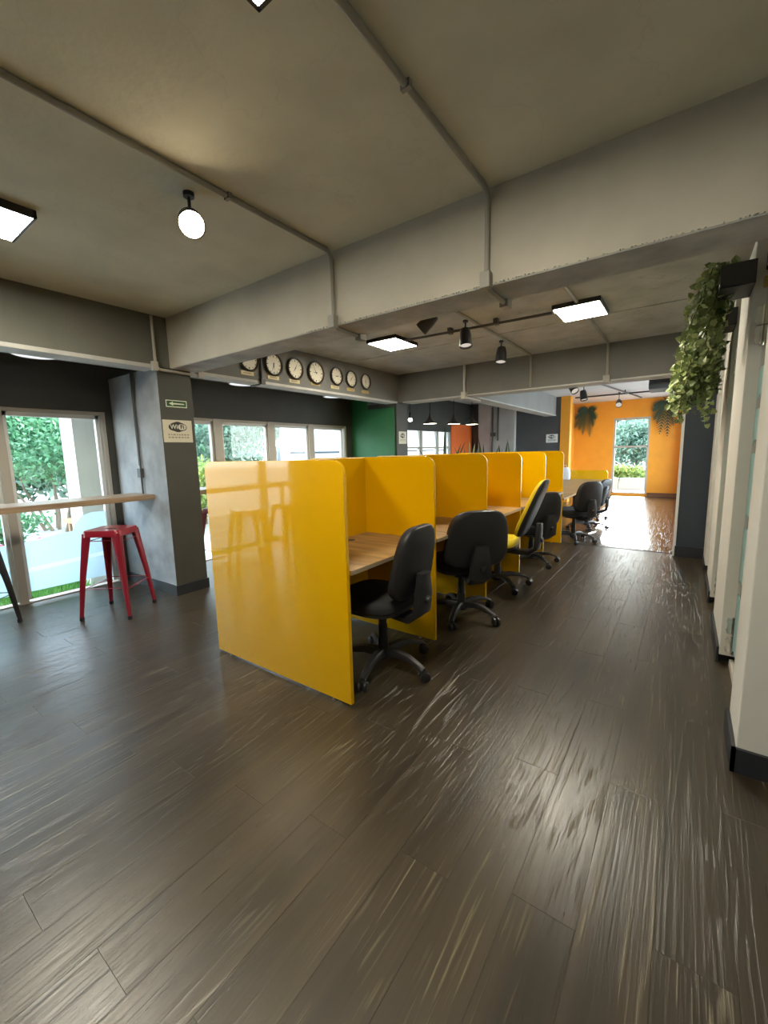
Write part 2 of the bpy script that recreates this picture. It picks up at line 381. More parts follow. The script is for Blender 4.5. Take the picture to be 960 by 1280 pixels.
# ---- ceilings
struct('ceiling', MB().box(-5.2, 3.0, -3.6, 2.30, ZC, ZC+.15), M['ceil'], 'olive-grey painted concrete ceiling of the near bay')
c2 = struct('ceiling', MB().box(-5.2, 3.0, 2.30, 6.15, ZC, ZC+.15), M['ceil2'], 'board-marked concrete ceiling of the middle bay')
for yy in (2.95, 3.42, 4.75): MB().box(-3.99, 1.5, yy, yy+.012, ZC-.006, ZC+.002).build('seam_ridge', M['ceil2'], c2)
struct('ceiling', MB().box(-5.2, .14, 6.15, 13.65, ZC, ZC+.15), M['ceilw'], 'white painted ceiling of the far rooms')
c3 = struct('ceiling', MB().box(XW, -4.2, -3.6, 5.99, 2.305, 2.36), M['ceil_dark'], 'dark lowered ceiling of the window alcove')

# ---- beams
def lumpy_edge(y, x0, x1, z):
    mb = MB(); x = x0
    while x < x1:
        w = random.uniform(.008, .030); h = random.uniform(.004, .022); n = 6; ph = random.random()
        ol = [(x+w*.5+w*.5*cos(2*pi*k/n+ph)*random.uniform(.6, 1.2), z+.004+h*.5*sin(2*pi*k/n+ph)*random.uniform(.5, 1.3)) for k in range(n)]
        tip = (x+w*.5, y-random.uniform(.003, .010), z+.003)
        mb.add([(u, y+.004, v) for u, v in ol]+[tip], [(k, (k+1) % n, n) for k in range(n)])
        x += w*.8+random.choice((0, 0, .004, .02, .05))*random.random()
    return mb
bA = struct('trim_2', MB().box(-4.2, 3.0, 2.17, 2.43, ZB, ZC+.02), [M['beam'], M['beam_raw']], 'wide painted concrete ceiling beam across the near bay')
MB().box(-3.98, 3.0, 2.172, 2.428, ZB-.006, ZB-.0005).build('bare_soffit', M['beam_raw'], bA)
tag(lumpy_edge(2.17, -2.3, 1.6, ZB).build('chipped_plaster', M['beam_raw'], bA), kind='stuff')
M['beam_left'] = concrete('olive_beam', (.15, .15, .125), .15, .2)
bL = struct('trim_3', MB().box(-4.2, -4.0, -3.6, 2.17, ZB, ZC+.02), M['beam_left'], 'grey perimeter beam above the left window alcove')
MB().box(-4.2, -3.985, -3.6, 2.05, ZB-.02, ZB+.012).build('pale_lip', M['beam_lip'], bL)
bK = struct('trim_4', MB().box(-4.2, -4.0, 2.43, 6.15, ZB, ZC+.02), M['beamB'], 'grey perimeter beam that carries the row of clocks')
MB().box(-4.2, -3.985, 2.43, 6.0, ZB-.016, ZB+.012).build('pale_lip', M['beam_lip'], bK)
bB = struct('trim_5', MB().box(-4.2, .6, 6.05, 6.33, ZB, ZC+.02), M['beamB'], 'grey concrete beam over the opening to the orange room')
MB().box(-3.9, -.03, 6.04, 6.33, ZB-.012, ZB+.006).build('pale_lip', M['beam_lip'], bB)
bC = struct('trim_6', MB().box(-2.97, -2.72, 6.33, 11.3, ZB, ZC), M['beam_pale'], 'pale concrete beam running back to the orange room')
MB().box(-2.98, -2.71, 6.33, 11.3, ZB-.014, ZB+.006).build('pale_lip', M['beam_lip'], bC)

# ---- left window wall
wL = MB()
wL.box(XW-.18, XW, -3.6, 11.5, 1.84, ZC+.02)
for a, b in ((1.97, 2.42), (5.86, 7.80), (10.02, 11.5)): wL.box(XW-.18, XW, a, b, -.01, 1.86)
wL.box(XW-.18, XW, -3.6, -1.45, -.01, 1.86); wL.box(XW-.18, XW, 7.8, 10.02, -.01, .45)
struct('wall_left', wL, M['dark_paint'], 'dark grey window wall on the left')
def window(name, y0, y1, mulls, z0, z1, label, mw=.07, rails=(), fm='alu', sash=True, d=.06):
    W = MB().box(XW-.12, XW-.02, y0, y1, z1-.035, z1).build(name, M[fm]); tag(W, label, kind='structure'); xa, xb = XW-.11, XW-.02
    MB().box(xa, xb, y0, y1, z0-.004, z0+.012).build('bottom_rail', M[fm], W)
    ys = [y0+.02] + list(mulls) + [y1-.02]
    for y in ys: MB().box(xa, xb+.01, y-mw/2 if y0+.03 < y < y1-.03 else y-.02, y+mw/2 if y0+.03 < y < y1-.03 else y+.02, z0, z1).build('mullion', M[fm], W, bevel=.004)
    for z in rails: MB().box(xa+.02, xb, y0, y1, z-.02, z+.02).build('transom', M[fm], W)
    for a, b in zip(ys[:-1], ys[1:]):
        a2, b2 = a+mw/2, b-mw/2
        MB().box(XW-.075, XW-.067, a2-.02, b2+.02, z0+.02, z1-.02).build('pane', M['glass'], W)
        if sash:
            f = MB()
            for q in ((a2, a2+.03, z0+.03, z1-.035), (b2-.03, b2, z0+.03, z1-.035)): f.box(XW-.09, XW-.04, *q)
            f.box(XW-.09, XW-.04, a2, b2, z1-.075, z1-.035); f.build('sash', M['alu_w'], W)
    return W
W1 = window('window_1', -1.45, 1.97, (1.105, -.85), 0., 1.84, 'tall glazed window behind the bar with frosted lower film')
# frosted film on the lower glass, with a rising curve at its right end
for a, b, k in ((1.15, 1.93, 0), (-.80, 1.06, 1)):
    up = [(a, .33), (b, .375)]
    if k == 0: up += [(b, .80), (b-.18, .80), (b-.27, .77), (b-.33, .70), (b-.36, .63), (a, .585)]
    else: up += [(b, .58), (a, .55)]
    low = [(a, .10), (b, .10), (b, .33), (a, .285)]
    for pts in (up, low): MB().prism(pts, lambda u, v, w: (XW-.066+w, u, v), 0, .001).build('frosted_film', M['film'], W1)
    MB().prism([(a, .286), (b, .331), (b, .374), (a, .329)], lambda u, v, w: (XW-.066+w, u, v), 0, .0008).build('pale_stripe', M['film_b'], W1)
W2 = window('window_2', 2.42, 5.86, (3.29, 4.17, 4.99), .0, 1.84, 'row of framed window panes behind the first yellow cubicle', .12, (.93,))
W3 = window('window_3', 7.80, 10.02, (8.55, 9.35), .45, 2.0, 'bright white window in the far left room', .08, (1.45,))

# ---- pillars
p1 = struct('wall_pillar', MB().box(XW, -3.99, 2.035, 2.36, -.01, ZB+.001), [M['pillar_raw'], M['dark_paint']], 'concrete pillar with bare front and dark painted side')
p1.data.polygons[3].material_index = 1
for q in p1.data.polygons:
    if abs(q.normal.x) > .5: q.material_index = 1
bb = MB().box(XW, -3.975, 2.022, 2.035, -.001, .10).box(-3.99, -3.975, 2.035, 2.37, -.001, .10)
struct('baseboard_pillar', bb, M['base'], 'black baseboard round the concrete pillar')
MB().box(XW+.001, -4.93, 2.03, 2.036, .1, 2.1)
p2 = MB().box(-4.6, -4.0, 5.99, 6.33, -.01, ZB+.001)
struct('wall_pillar', p2, M['dark_paint'], 'dark pillar at the far end of the clock beam')
struct('wall_green', MB().box(-4.62, -4.03, 5.955, 5.99, -.001, 2.10).box(XW, -4.635, 6.02, 6.12, -.001, 2.34), M['green'], 'deep green painted wall beside the window')
MB()
struct('wall_far', MB().box(-5.2, -2.59, 11.30, 11.45, -.01, ZC), M['dark_wall'], 'charcoal wall at the back of the left room')
p3 = struct('wall_pillar', MB().box(-4.72, -3.72, 11.14, 11.3, -.01, ZC), M['pillar3'], 'pale concrete pillar on the charcoal wall')
struct('wall_orange_red', MB().box(XW-.001, XW+.02, 10.02, 11.29, -.001, 2.05), M['orange_red'], 'red-orange wall strip beside the bright window')

# ---- orange room
ow = MB().box(-2.95, -1.69, 13.5, 13.65, -.01, ZC).box(-.82, .14, 13.5, 13.65, -.01, ZC).box(-1.69, -.82, 13.5, 13.65, 2.15, ZC).box(-1.69, -.82, 13.5, 13.65, -.01, .06)
struct('wall_orange', ow, M['orange'], 'orange end wall with a tall window')
struct('wall_orange_left', MB().box(-2.95, -2.72, 11.45, 13.5, -.01, ZC), M['orange'], 'orange side wall of the far room')
struct('trim_7', MB().box(-2.60, -2.38, 11.28, 11.52, -.005, ZC), M['orange'], 'orange pilaster at the corner of the far room')
struct('wall_right', MB().box(-.02, .14, 6.33, 7.0, -.01, ZC).box(-.02, .14, 13.0, 13.5, -.01, ZC).box(-.02, .14, 7.0, 13.0, -.01, .35).box(-.02, .14, 7.0, 13.0, 2.35, ZC), M['orange'], 'orange right wall of the far room')
W8 = tag(MB().box(.04, .10, 7.0, 13.0, .35, .40).box(.04, .10, 7.0, 13.0, 2.30, 2.35).build('window_8', M['alu']), 'wide unseen window added to the right wall to light the far room', kind='structure')  # added window, hidden from the camera, to bring daylight into the orange room
for k in range(5): MB().box(.04, .10, 7.0+k*1.48, 7.06+k*1.48, .40, 2.30).build('mullion', M['alu'], W8)
for k in range(4): MB().box(.066, .072, 7.06+k*1.48, 8.48+k*1.48, .40, 2.30).build('pane', M['glass'], W8)
struct('baseboard_far', MB().box(-.80, -.03, 13.46, 13.5, -.003, .10).box(-.07, -.02, 11.2, 13.47, -.003, .09), M['brown'], 'brown baseboard at the foot of the orange wall')
W4 = tag(MB().box(-1.69, -.82, 13.50, 13.58, 2.09, 2.15).build('window_4', M['alu']), 'tall two-part window in the orange wall', kind='structure')
MB().box(-1.69, -1.64, 13.50, 13.58, .06, 2.1).build('mullion', M['alu'], W4); MB().box(-.87, -.82, 13.50, 13.58, .06, 2.1).build('mullion', M['alu'], W4)
MB().box(-1.66, -.85, 13.50, 13.58, 1.33, 1.385).build('transom', M['alu'], W4); MB().box(-1.66, -.85, 13.50, 13.58, .06, .09).build('bottom_rail', M['alu'], W4)
for a, b in ((.09, 1.33), (1.385, 2.09)): MB().box(-1.645, -.865, 13.54, 13.546, a, b).build('pane', M['glass'], W4)
# ---- blue-black wall and door jamb at the right
struct('wall_entry', MB().box(-.03, 1.2, 6.19, 6.32, -.005, ZB+.001), M['blue_black'], 'blue-black wall right of the opening')
struct('baseboard_entry', MB().box(-.04, .9, 6.172, 6.19, -.001, .13), M['base'], 'dark baseboard under the blue-black wall')
struct('trim_8', MB().box(-.06, -.031, 6.18, 6.33, -.001, ZB), M['alu_w'], 'thin white door jamb beside the blue-black wall')
# ---- walls behind the camera
struct('wall_back', MB().box(-5.2, 3.0, -3.75, -3.6, -.05, ZC+.1), M['dark_paint'], 'dark wall behind the viewer')
struct('wall_side', MB().box(2.6, 2.75, -3.6, 6.2, -.05, ZC+.1), M['white_wall'], 'white wall far to the right')

# ---- right-hand white partition piers with glazed booths between
def pier(y0, y1, z1, label, n):
    o = struct('wall_pier', MB().box(.245, 1.15 if n else 1.6, y0, y1, .055 if n else -.005, z1), M['white_wall'], label, bevel=.004)
    if n: MB().box(.235, 1.1, y0+.05, y1, -.004, .055).build('plinth', M['base'], o)
    return o
pr = [pier(2.12, 2.43, ZB+.001, 'nearest white pier at the right edge', 0), pier(3.20, 3.90, 2.47, 'white partition pier carrying the nearer black plant box', 1),
      pier(4.43, 5.10, 2.47, 'white partition pier carrying the farther black plant box', 2), pier(5.60, 6.15, 2.47, 'farthest white pier, beside the blue-black wall', 3)]
struct('baseboard_right', MB().box(.230, .245, 2.105, 2.44, -.001, .105).box(.23, 1.5, 2.105, 2.12, -.001, .105), M['base'], 'black baseboard round the nearest white pier')
for a, b in ((3.2, 3.9), (4.43, 5.1)): struct('baseboard_right', MB().box(.232, .245, a+.005, b, .0, .10), M['base'], 'black baseboard strip on the white pier at %.0f metres' % a if 0 else None)
for y, k in ((3.2, 1), (4.43, 2), (5.6, 3)):
    par = pr[k]
    for z in (.085, .205, 1.895, 2.0):
        h = MB().box(.272, .298, y-.012, y+.001, z, z+.095).box(.306, .332, y-.012, y+.001, z, z+.095)
        h.tube([(.302, y-.012, z-.01), (.302, y-.012, z+.105)], .009, 8)
        for zz in (.02, .075): h.box(.268, .336, y-.014, y, z+zz-.008, z+zz+.008)
        h.build('hinge', M['chrome'], par, smooth=True)
    MB().prism(rounded_rect(.018, .10, .008), lambda u, v, w: (.302+u, y+w, 2.33+v), -.002, .001).build('handle_slot', M['ink'], par)
    MB().prism(rounded_rect(.02, .06, .009), lambda u, v, w: (.297+u, y+w, 2.22+v), -.006, .001).build('brass_hook', M['plate_gold'], par)
for k, (a, b) in enumerate(((2.44, 3.19), (3.905, 4.425), (5.105, 5.595))):
    g = struct('window_%d' % (5+k), MB().box(.305, .313, a, b, .04, 2.30), M['glass'], ['glazed booth front behind the nearest white pier, with cyan film strips', 'glazed booth front between the two plant-box piers', 'glazed booth front before the farthest white pier'][k])
    MB().box(.295, .325, a, b, 2.30, 2.36).build('head_rail', M['alu_w'], g); MB().box(.295, .325, a, b, -.002, .04).build('bottom_rail', M['alu'], g)
    for z0, z1 in ((.10, .46), (.53, .86), (.92, 1.28), (1.34, 1.52), (1.58, 1.74)):
        MB().prism([(a+.03, z0+.03), (b-.08, z0+.03), (b-.02, z0), (b-.02, z1), (b-.08, z1+.02), (a+.03, z1)], lambda u, v, w: (.303+w, u, v), 0, .0012).build('film_strip', M['film_c'], g)
struct('wall_booth', MB().box(1.15, 1.2, 2.43, 6.19, -.005, 2.45), M['lime'], 'lime-yellow back wall inside the booths')

# ================================================================== FURNITURE
# ---- yellow cubicle row
XR, XL, XS, Y0, SP, ZT = -1.371, -2.576, -1.972, 1.567, .927, 1.319
T = .025
def divider(mb, y, xl, xr, z0, z1, r=.075):
    w, h = xr-xl, z1-z0; cx, cz = (xl+xr)/2, (z0+z1)/2
    mb.prism(rounded_rect(w, h, r, 8, (0, 0, 1, 1)), lambda u, v, q: (cx+u, y+q, cz+v), 0, T); return mb
row = thing('cubicle_desk_row', 'row of oak desks split into cubicles by tall yellow panels', 'desk', (XS, Y0+2.5*SP, 0))
lamps = []
for k in range(6):
    y = Y0+k*SP
    d = divider(MB(), y, XL, XR, .015, ZT).build('divider_panel', M['yellow'], row, bevel=.002)
    for xx in (XL+.13, XR-.13): MB().lathe([(.014, 0), (.014, .004), (.006, .005), (.006, .016)], (xx, y+T/2, 0), 10).build('foot', M['steel'], d)
    if k < 5:
        ya, yb = y+T, y+SP
        MB().box(XS-.0125, XS+.0125, ya, yb, .22, ZT-.004).build('spine_panel', M['yellow'], row, bevel=.002)
        for xa, xb in ((XS+.0135, XR+.012), (XL-.012, XS-.0135)):
            dt = MB().box(xa, xb, ya+.001, yb-.001, .725, .75).build('desktop', M['oak'], row, bevel=.002)
            xe = xb if xa > XS else xa
            MB().box(xe-.0006, xe+.0012, ya+.001, yb-.001, .726, .749).build('edge_band', M['oak_edge'], dt)
        for sx in (1, -1):
            gx = XS+sx*.10; fr = (lambda a, b, w, gx=gx, gy=ya+.60: (gx+a, gy+b, .75+w))
            MB().lathe([(.001, .001), (.032, .003), (.035, .0015), (.035, 0)], fr=fr, n=20).build('cable_grommet', M['black_pl'], row, smooth=True)
        MB().box(XS+.0135, XS+.0335, ya, yb, .56, .72).build('modesty_rail', M['yellow'], row)
# ---- second, low bench
B2 = (-1.36, -2.50, 6.26, 10.38)
b2 = thing('low_desk_bench', 'long pale oak bench desk with low yellow end divider, beyond the cubicles', 'desk', (-1.93, 8.3, 0))
MB().box(B2[1], B2[0], B2[2], B2[3], .625, .65).build('desktop', M['oak'], b2, bevel=.003)
MB().prism(rounded_rect(1.14, .34, .06, 6, (0, 0, 1, 1)), lambda u, v, q: (-1.94+u, 10.385+q, .68+v), 0, .025).build('divider_panel', M['yellow'], b2, bevel=.002)
for yy in (6.4, 7.7, 9.0, 10.2):
    for xx in (-1.50, -2.35): MB().box(xx-.025, xx+.025, yy-.025, yy+.025, 0, .625).build('leg', M['black_metal'], b2, bevel=.003)
for yy in (6.38, 10.18): MB().box(-2.35, -1.5, yy, yy+.04, .565, .62).build('cross_rail', M['black_metal'], b2)
MB().box(-1.95, -1.91, 6.4, 10.2, .42, .48).build('cable_tray', M['black_metal'], b2)

# ---- office chairs; local frame: sitter faces +Y, origin on the floor under the column
def outline(w, h, rr, n=40, top=1., e=3.2):
    P = []
    for k in range(n):
        a = 2*pi*k/n; c, s_ = cos(a), sin(a)
        x = abs(c)**(2/e)*(1 if c > 0 else -1)*w/2; z = abs(s_)**(2/e)*(1 if s_ > 0 else -1)*h/2
        x *= 1 + (top-1)*(z/h+.5); P.append((x, z))
    return P
def make_chair(label, seatm, backm, bw=.45, bh=.44, zc=.72, tilt=.16, top=.74, yb=-.30, name='office_chair', bsp=0.):
    t = thing(name, label, 'chair', local=True)
    so = outline(.47, .46, .1, e=3.0)
    prof = ((.60, .485), (.90, .488), (.975, .478), (1.0, .455), (.985, .432), (.93, .424))
    MB().loft([[(x*s, y*s+.03, z+(.012*(y/.23)**2 if i < 2 else 0)) for x, y in so] for i, (s, z) in enumerate(prof)]).build('seat', seatm, t, smooth=True)
    MB().loft([[(x*s, y*s+.03, z) for x, y in so] for s, z in ((.96, .426), (.95, .405), (.80, .388), (.45, .375))]).build('seat_shell', M['black_pl'], t, smooth=True)
    bo = outline(bw, bh, .1, e=3.6, top=top)
    def bk(x, z, y): zz = zc+z*cos(tilt); return (x, yb - z*sin(tilt) + y + .45*x*x + .10*(z-.05)**2, zz)
    cush = ((.5, .034), (.88, .036), (.965, .024), (1.0, .004), (1.0, -.006))
    shell = ((1.0, -.006), (1.0, -.018), (.96, -.03), (.85, -.036), (.4, -.036))
    MB().loft([[bk(x*s, z*s, y) for x, z in bo] for s, y in cush]).build('backrest', backm, t, smooth=True)
    MB().loft([[bk(x*s, z*s, y) for x, z in bo] for s, y in shell]).build('back_shell', M['black_pl'], t, smooth=True)
    # spine cover
    pth = [(-.02, .372, .06), (yb+.12, .368, .10), (yb+.03, .372, .15), (yb-.036, .42, .17), (yb-.05, .53, .16), (yb-.052, .66, .10)]
    rings = []
    for i, (y, z, w) in enumerate(pth):
        a = pth[max(i-1, 0)]; b = pth[min(i+1, len(pth)-1)]; ty, tz = b[0]-a[0], b[1]-a[1]; L = math.hypot(ty, tz); ny, nz = -tz/L, ty/L; h = .024
        rings.append([(sx*w*.5, y+ny*q*h, z+nz*q*h) for sx, q in ((-1, -.6), (-.7, -1), (.7, -1), (1, -.6), (1, .6), (.7, 1), (-.7, 1), (-1, .6))])
    sp = MB().loft(rings).build('spine_cover', M['black_pl'], t, smooth=True)
    MB().lathe([(.022, 0), (.024, .01), (.018, .022)], fr=lambda a, b, w: (a, yb-.072-w, .50+b), n=14).build('knob', M['black_gl'], sp, smooth=True)
    MB().tube([(.03, .02, .38), (.22, .05, .385), (.27, .055, .375)], [.007, .007, .012], 8).build('lever', M['black_gl'], t, smooth=True)
    MB().box(-.09, .09, -.09, .11, .355, .385).build('mechanism', M['black_metal'], t, bevel=.006)
    MB().lathe([(.034, .07), (.034, .20), (.029, .202), (.029, .28), (.025, .282), (.025, .36)], n=18).build('gas_column', M['black_gl'], t, smooth=True)
    MB().lathe([(.045, .062), (.052, .075), (.05, .11), (.036, .125)], n=20).build('hub', M['black_pl'], t, smooth=True)
    for k in range(5):
        a = rad(90+72*k+12) + bsp; c, s_ = cos(a), sin(a)
        rings = []
        for r, z, w, h in ((.03, .100, .032, .028), (.12, .118, .029, .022), (.21, .112, .025, .016), (.285, .086, .021, .012), (.315, .070, .018, .010)):
            rings.append([(c*r-s_*w*u, s_*r+c*w*u, z+h*v) for u, v in ((-1, -.7), (1, -.7), (1, .2), (.6, 1), (-.6, 1), (-1, .2))])
        lg = MB().loft(rings).build('leg', M['black_pl'], t, smooth=True)
        cx, cy = c*.305, s_*.305; a2 = a+rad(40*(k % 3)-30); dx, dy = cos(a2), sin(a2); cs = MB()
        for q in (-.017, .017):
            cs.lathe([(.008, -.011), (.026, -.011), (.031, -.007), (.031, .007), (.026, .011), (.008, .011)], n=16,
                     fr=lambda aa, b, w, q=q: (cx+dx*.012+dx*aa-dy*(w+q), cy+dy*.012+dy*aa+dx*(w+q), .0312+b))
        cs.box(-.014, .014, -.006, .006, .025, .06, T=Matrix.Translation((cx+dx*.006, cy+dy*.006, 0)) @ Matrix.Rotation(a2, 4, 'Z'))
        cs.tube([(cx, cy, .05), (cx, cy, .080)], .009, 8)
        cs.build('caster', M['black_gl'], lg, smooth=True)
    return t
def place(o, x, y, face): o.location = (x, y, 0); o.rotation_euler = (0, 0, rad(face)-pi/2); return o
CH = make_chair('black office chair pushed under the nearest cubicle desk', M['black_fab'], M['black_fab'], yb=-.25, bsp=rad(19))
place(CH, -1.49, 2.03, 180); CH['group'] = 'office chairs at the desks'
def chair(x, y, face, label): return dup(CH, (x, y, 0), rad(face)-pi/2, label)
CH2 = make_chair('black office chair with wide square back at the second cubicle', M['black_fab'], M['black_fab'], bw=.55, bh=.45, zc=.70, top=.80, bsp=rad(-14))
place(CH2, -1.43, 3.05, 139); CH2['group'] = 'office chairs at the desks'
CH3 = make_chair('yellow-seated office chair with tall reclined black back shell', M['yellow_fab'], M['yellow_fab'], bw=.47, bh=.58, zc=.80, tilt=.36, top=.78, yb=-.34, bsp=rad(-20))
place(CH3, -1.47, 3.97, 184); CH3['group'] = 'office chairs at the desks'
_q = chair(-1.44, 5.0, 148, 'black office chair just before the last tall yellow divider'); _q.scale = (1, 1, .93)
def chairc(src, x, y, f, l): return dup(src, (x, y, 0), rad(f)-pi/2, l)
_q = chairc(CH2, -1.27, 6.50, 146, 'nearest black office chair at the low bench desk'); _q.scale = (.92, .92, .97)
_q = chairc(CH2, -1.43, 8.75, 165, 'farthest black office chair at the low bench desk'); _q.scale = (.9, .9, .84)
_q = chairc(CH, -1.31, 7.75, 185, 'low-backed black office chair turned toward the aisle, between two others at the low bench'); _q.scale = (1, 1, .76)

# ---- bar counters along the windows
def bar(y0, y1, label):
    b = thing('bar_counter', label, 'counter', (-4.47, (y0+y1)/2, 0))
    MB().box(-4.68, -4.255, y0, y1, .945, .995).build('counter_top', M['bar_wood'], b, bevel=.004)
    return b
ba = bar(-3.1, 2.034, 'narrow wooden bar counter along the left window')
for yy in (-2.9, -1.9, -.9): MB().box(-4.70, -4.66, yy, yy+.04, 0, .945).build('leg', M['black_metal'], ba)
bb_ = bar(2.361, 5.95, 'wooden bar counter along the windows behind the yellow cubicles')
for yy in (3.3, 4.6, 5.7): MB().box(-4.70, -4.66, yy, yy+.04, 0, .945).build('leg', M['black_metal'], bb_)
# ---- metal bar stools
def make_stool(label, m):
    t = thing('bar_stool', label, 'stool', local=True)
    so = rounded_rect(.31, .31, .045, 5)
    s = MB().loft([[(x*q, y*q, z) for x, y in so] for q, z in ((.30, .752), (.8, .755), (.97, .757), (1., .750), (1.04, .705), (1.02, .705), (.97, .742), (.5, .744))])
    so_ = s.build('seat', m, t, smooth=True)
    MB().prism(rounded_rect(.10, .028, .013), lambda u, v, w: (u, v, .7525+w), 0, .0012).build('handle_slot', M['ink'], so_)
    for sx, sy in ((1, 1), (-1, 1), (-1, -1), (1, -1)):
        rings = []
        for z, r, w in ((.735, .145, .062), (.60, .158, .052), (.35, .182, .036), (.03, .206, .020)):
            c = Vector((sx*r, sy*r, z)); ax = Vector((-sx, 0, 0)); ay = Vector((0, -sy, 0)); th = .010
            rings.append([c + Vector((sx, sy, 0))*.006, c+ax*w*.5+Vector((0, sy*.008, 0)), c+ax*w, c+ax*w+ay*th, c+ax*th+ay*th, c+ay*w+ax*th, c+ay*w, c+ay*w*.5+Vector((sx*.008, 0, 0))])
        lg = MB().loft([[tuple(p) for p in r] for r in rings]).build('leg', m, t, smooth=True)
        MB().box(sx*.208-.013-sx*.008, sx*.208+.013-sx*.008, sy*.208-.013-sy*.008, sy*.208+.013-sy*.008, 0, .032).build('foot_cap', M['rubber'], lg, bevel=.003)
    for z, r in ((.27, .184), (.672, .148)):
        for a, b in (((1, 1), (-1, 1)), ((-1, 1), (-1, -1)), ((-1, -1), (1, -1)), ((1, -1), (1, 1))):
            zz = z if a[0] != b[0] else z-.012
            MB().box(-.5*math.dist((a[0]*r, a[1]*r), (b[0]*r, b[1]*r)), .5*math.dist((a[0]*r, a[1]*r), (b[0]*r, b[1]*r)), -.008, .008, -.002, .002,
                     T=Matrix.Translation(((a[0]+b[0])*r/2, (a[1]+b[1])*r/2, zz)) @ Matrix.Rotation(math.atan2(b[1]-a[1], b[0]-a[0]), 4, 'Z')).build('brace', m, t)
    return t
ST = make_stool('red metal bar stool with tapered legs beside the concrete pillar', M['red'])
ST.location = (-4.03, 1.53, 0); ST.rotation_euler = (0, 0, rad(37)); ST['group'] = 'metal bar stools at the window counters'
dup(ST, (-4.42, 2.86, 0), rad(8), 'red metal bar stool half hidden behind the pillar and first yellow panel')
dup(ST, (-3.98, .24, 0), rad(20), 'red metal bar stool behind the viewer, seen left in the yellow panel reflection')
dup(ST, (-3.98, -.38, 0), rad(-12), 'red metal bar stool behind the viewer, seen right in the yellow panel reflection')
SB = make_stool('black metal bar stool cut by the left edge of the view', M['black_metal'])
SB.location = (-4.52, .66, 0); SB.rotation_euler = (0, 0, rad(40)); SB['group'] = 'metal bar stools at the window counters'

# ================================================================== CEILING LIGHTS, SPOTS, PIPES
def make_panel(label, x, y, hx=.2, hy=.24):
    t = thing('ceiling_light', label, 'light', (x, y, ZC), group='square ceiling light panels', local=True)
    f = MB()
    for q in ((-hx, hx, -hy, -hy+.014), (-hx, hx, hy-.014, hy), (-hx, -hx+.014, -hy, hy), (hx-.014, hx, -hy, hy)): f.box(*q, -.04, 0)
    f.build('frame', M['black_metal'], t, bevel=.002)
    MB().box(-hx+.014, hx-.014, -hy+.014, hy-.014, -.039, -.025).build('diffuser', M['panel'], t)
    return t
P_ = make_panel('lit square ceiling panel cut by the left edge of the view', -3.013, .655)
dup(P_, (-.863, .69, ZC), 0, 'lit square ceiling panel cut by the top edge of the view')
dup(P_, (-2.86, 4.23, ZC), 0, 'lit square ceiling panel near the row of clocks')
dup(P_, (-.87, 4.40, ZC), 0, 'lit square ceiling panel on the right of the middle bay')
def make_spot(label, loc, aim, on, zc=ZC, group='track spotlights', s=1.):
    t = thing('spotlight', label, 'spotlight', loc, group=group, local=True)
    d = Vector(aim).normalized(); a = d.orthogonal().normalized(); b = d.cross(a)
    fr = lambda u, v, w: tuple(a*u*s + b*v*s + d*w*s)
    MB().lathe([(.018, -.07), (.034, -.065), (.042, -.02), (.046, .05), (.046, .06), (.042, .06), (.042, .05)], fr=fr, n=20, caps=False).build('housing', M['black_pl'], t, smooth=True)
    MB().lathe([(.018, -.07), (.001, -.071)], fr=fr, n=20).build('rear_cap', M['black_pl'], t)
    MB().lathe([(.0419, .046), (.03, .05), (.001, .051)], fr=fr, n=20).build('lamp', on, t, smooth=True)
    h = zc - loc[2]
    MB().tube([(0, 0, 0), (0, 0, h*.5), (0, 0, h)], .008, 8).build('stem', M['black_metal'], t)
    MB().lathe([(.026, h-.02), (.026, h)], n=14).build('ceiling_mount', M['black_metal'], t)
    return t
cv = Vector((0, 0, CAMH))
s0 = Vector((-2.06, 1.29, 2.50)); make_spot('glowing warm spotlight on the near ceiling, aimed at the viewer', tuple(s0), cv-s0+Vector((.1, .1, -.5)), M['spot_on'], s=1.35)
make_spot('black spotlight tilted aside under the near edge of the middle bay', (-1.90, 3.36, 2.46), (-.75, -.15, -.6), M['spot_dim'], s=1.3)
make_spot('black spotlight hanging straight down in the middle of the bay', (-1.86, 4.05, 2.46), (.15, -.2, -1), M['spot_dim'], s=1.4)
make_spot('black spotlight hanging down before the grey beam', (-1.86, 5.05, 2.46), (.05, -.25, -1), M['spot_dim'], s=1.45)
make_spot('leftmost black spotlight on the orange room track', (-1.69, 8.15, 2.40), (.55, -.5, -.75), M['spot_dim'], group='orange room spotlights', s=1.5)
make_spot('black spotlight above the left fern in the orange room', (-1.69, 9.1, 2.36), (.2, -.2, -1), M['spot_dim'], group='orange room spotlights', s=1.5)
make_spot('black spotlight above the orange room window', (-1.36, 11.5, 2.38), (.1, -.9, -.6), M['spot_dim'], group='orange room spotlights', s=1.5)

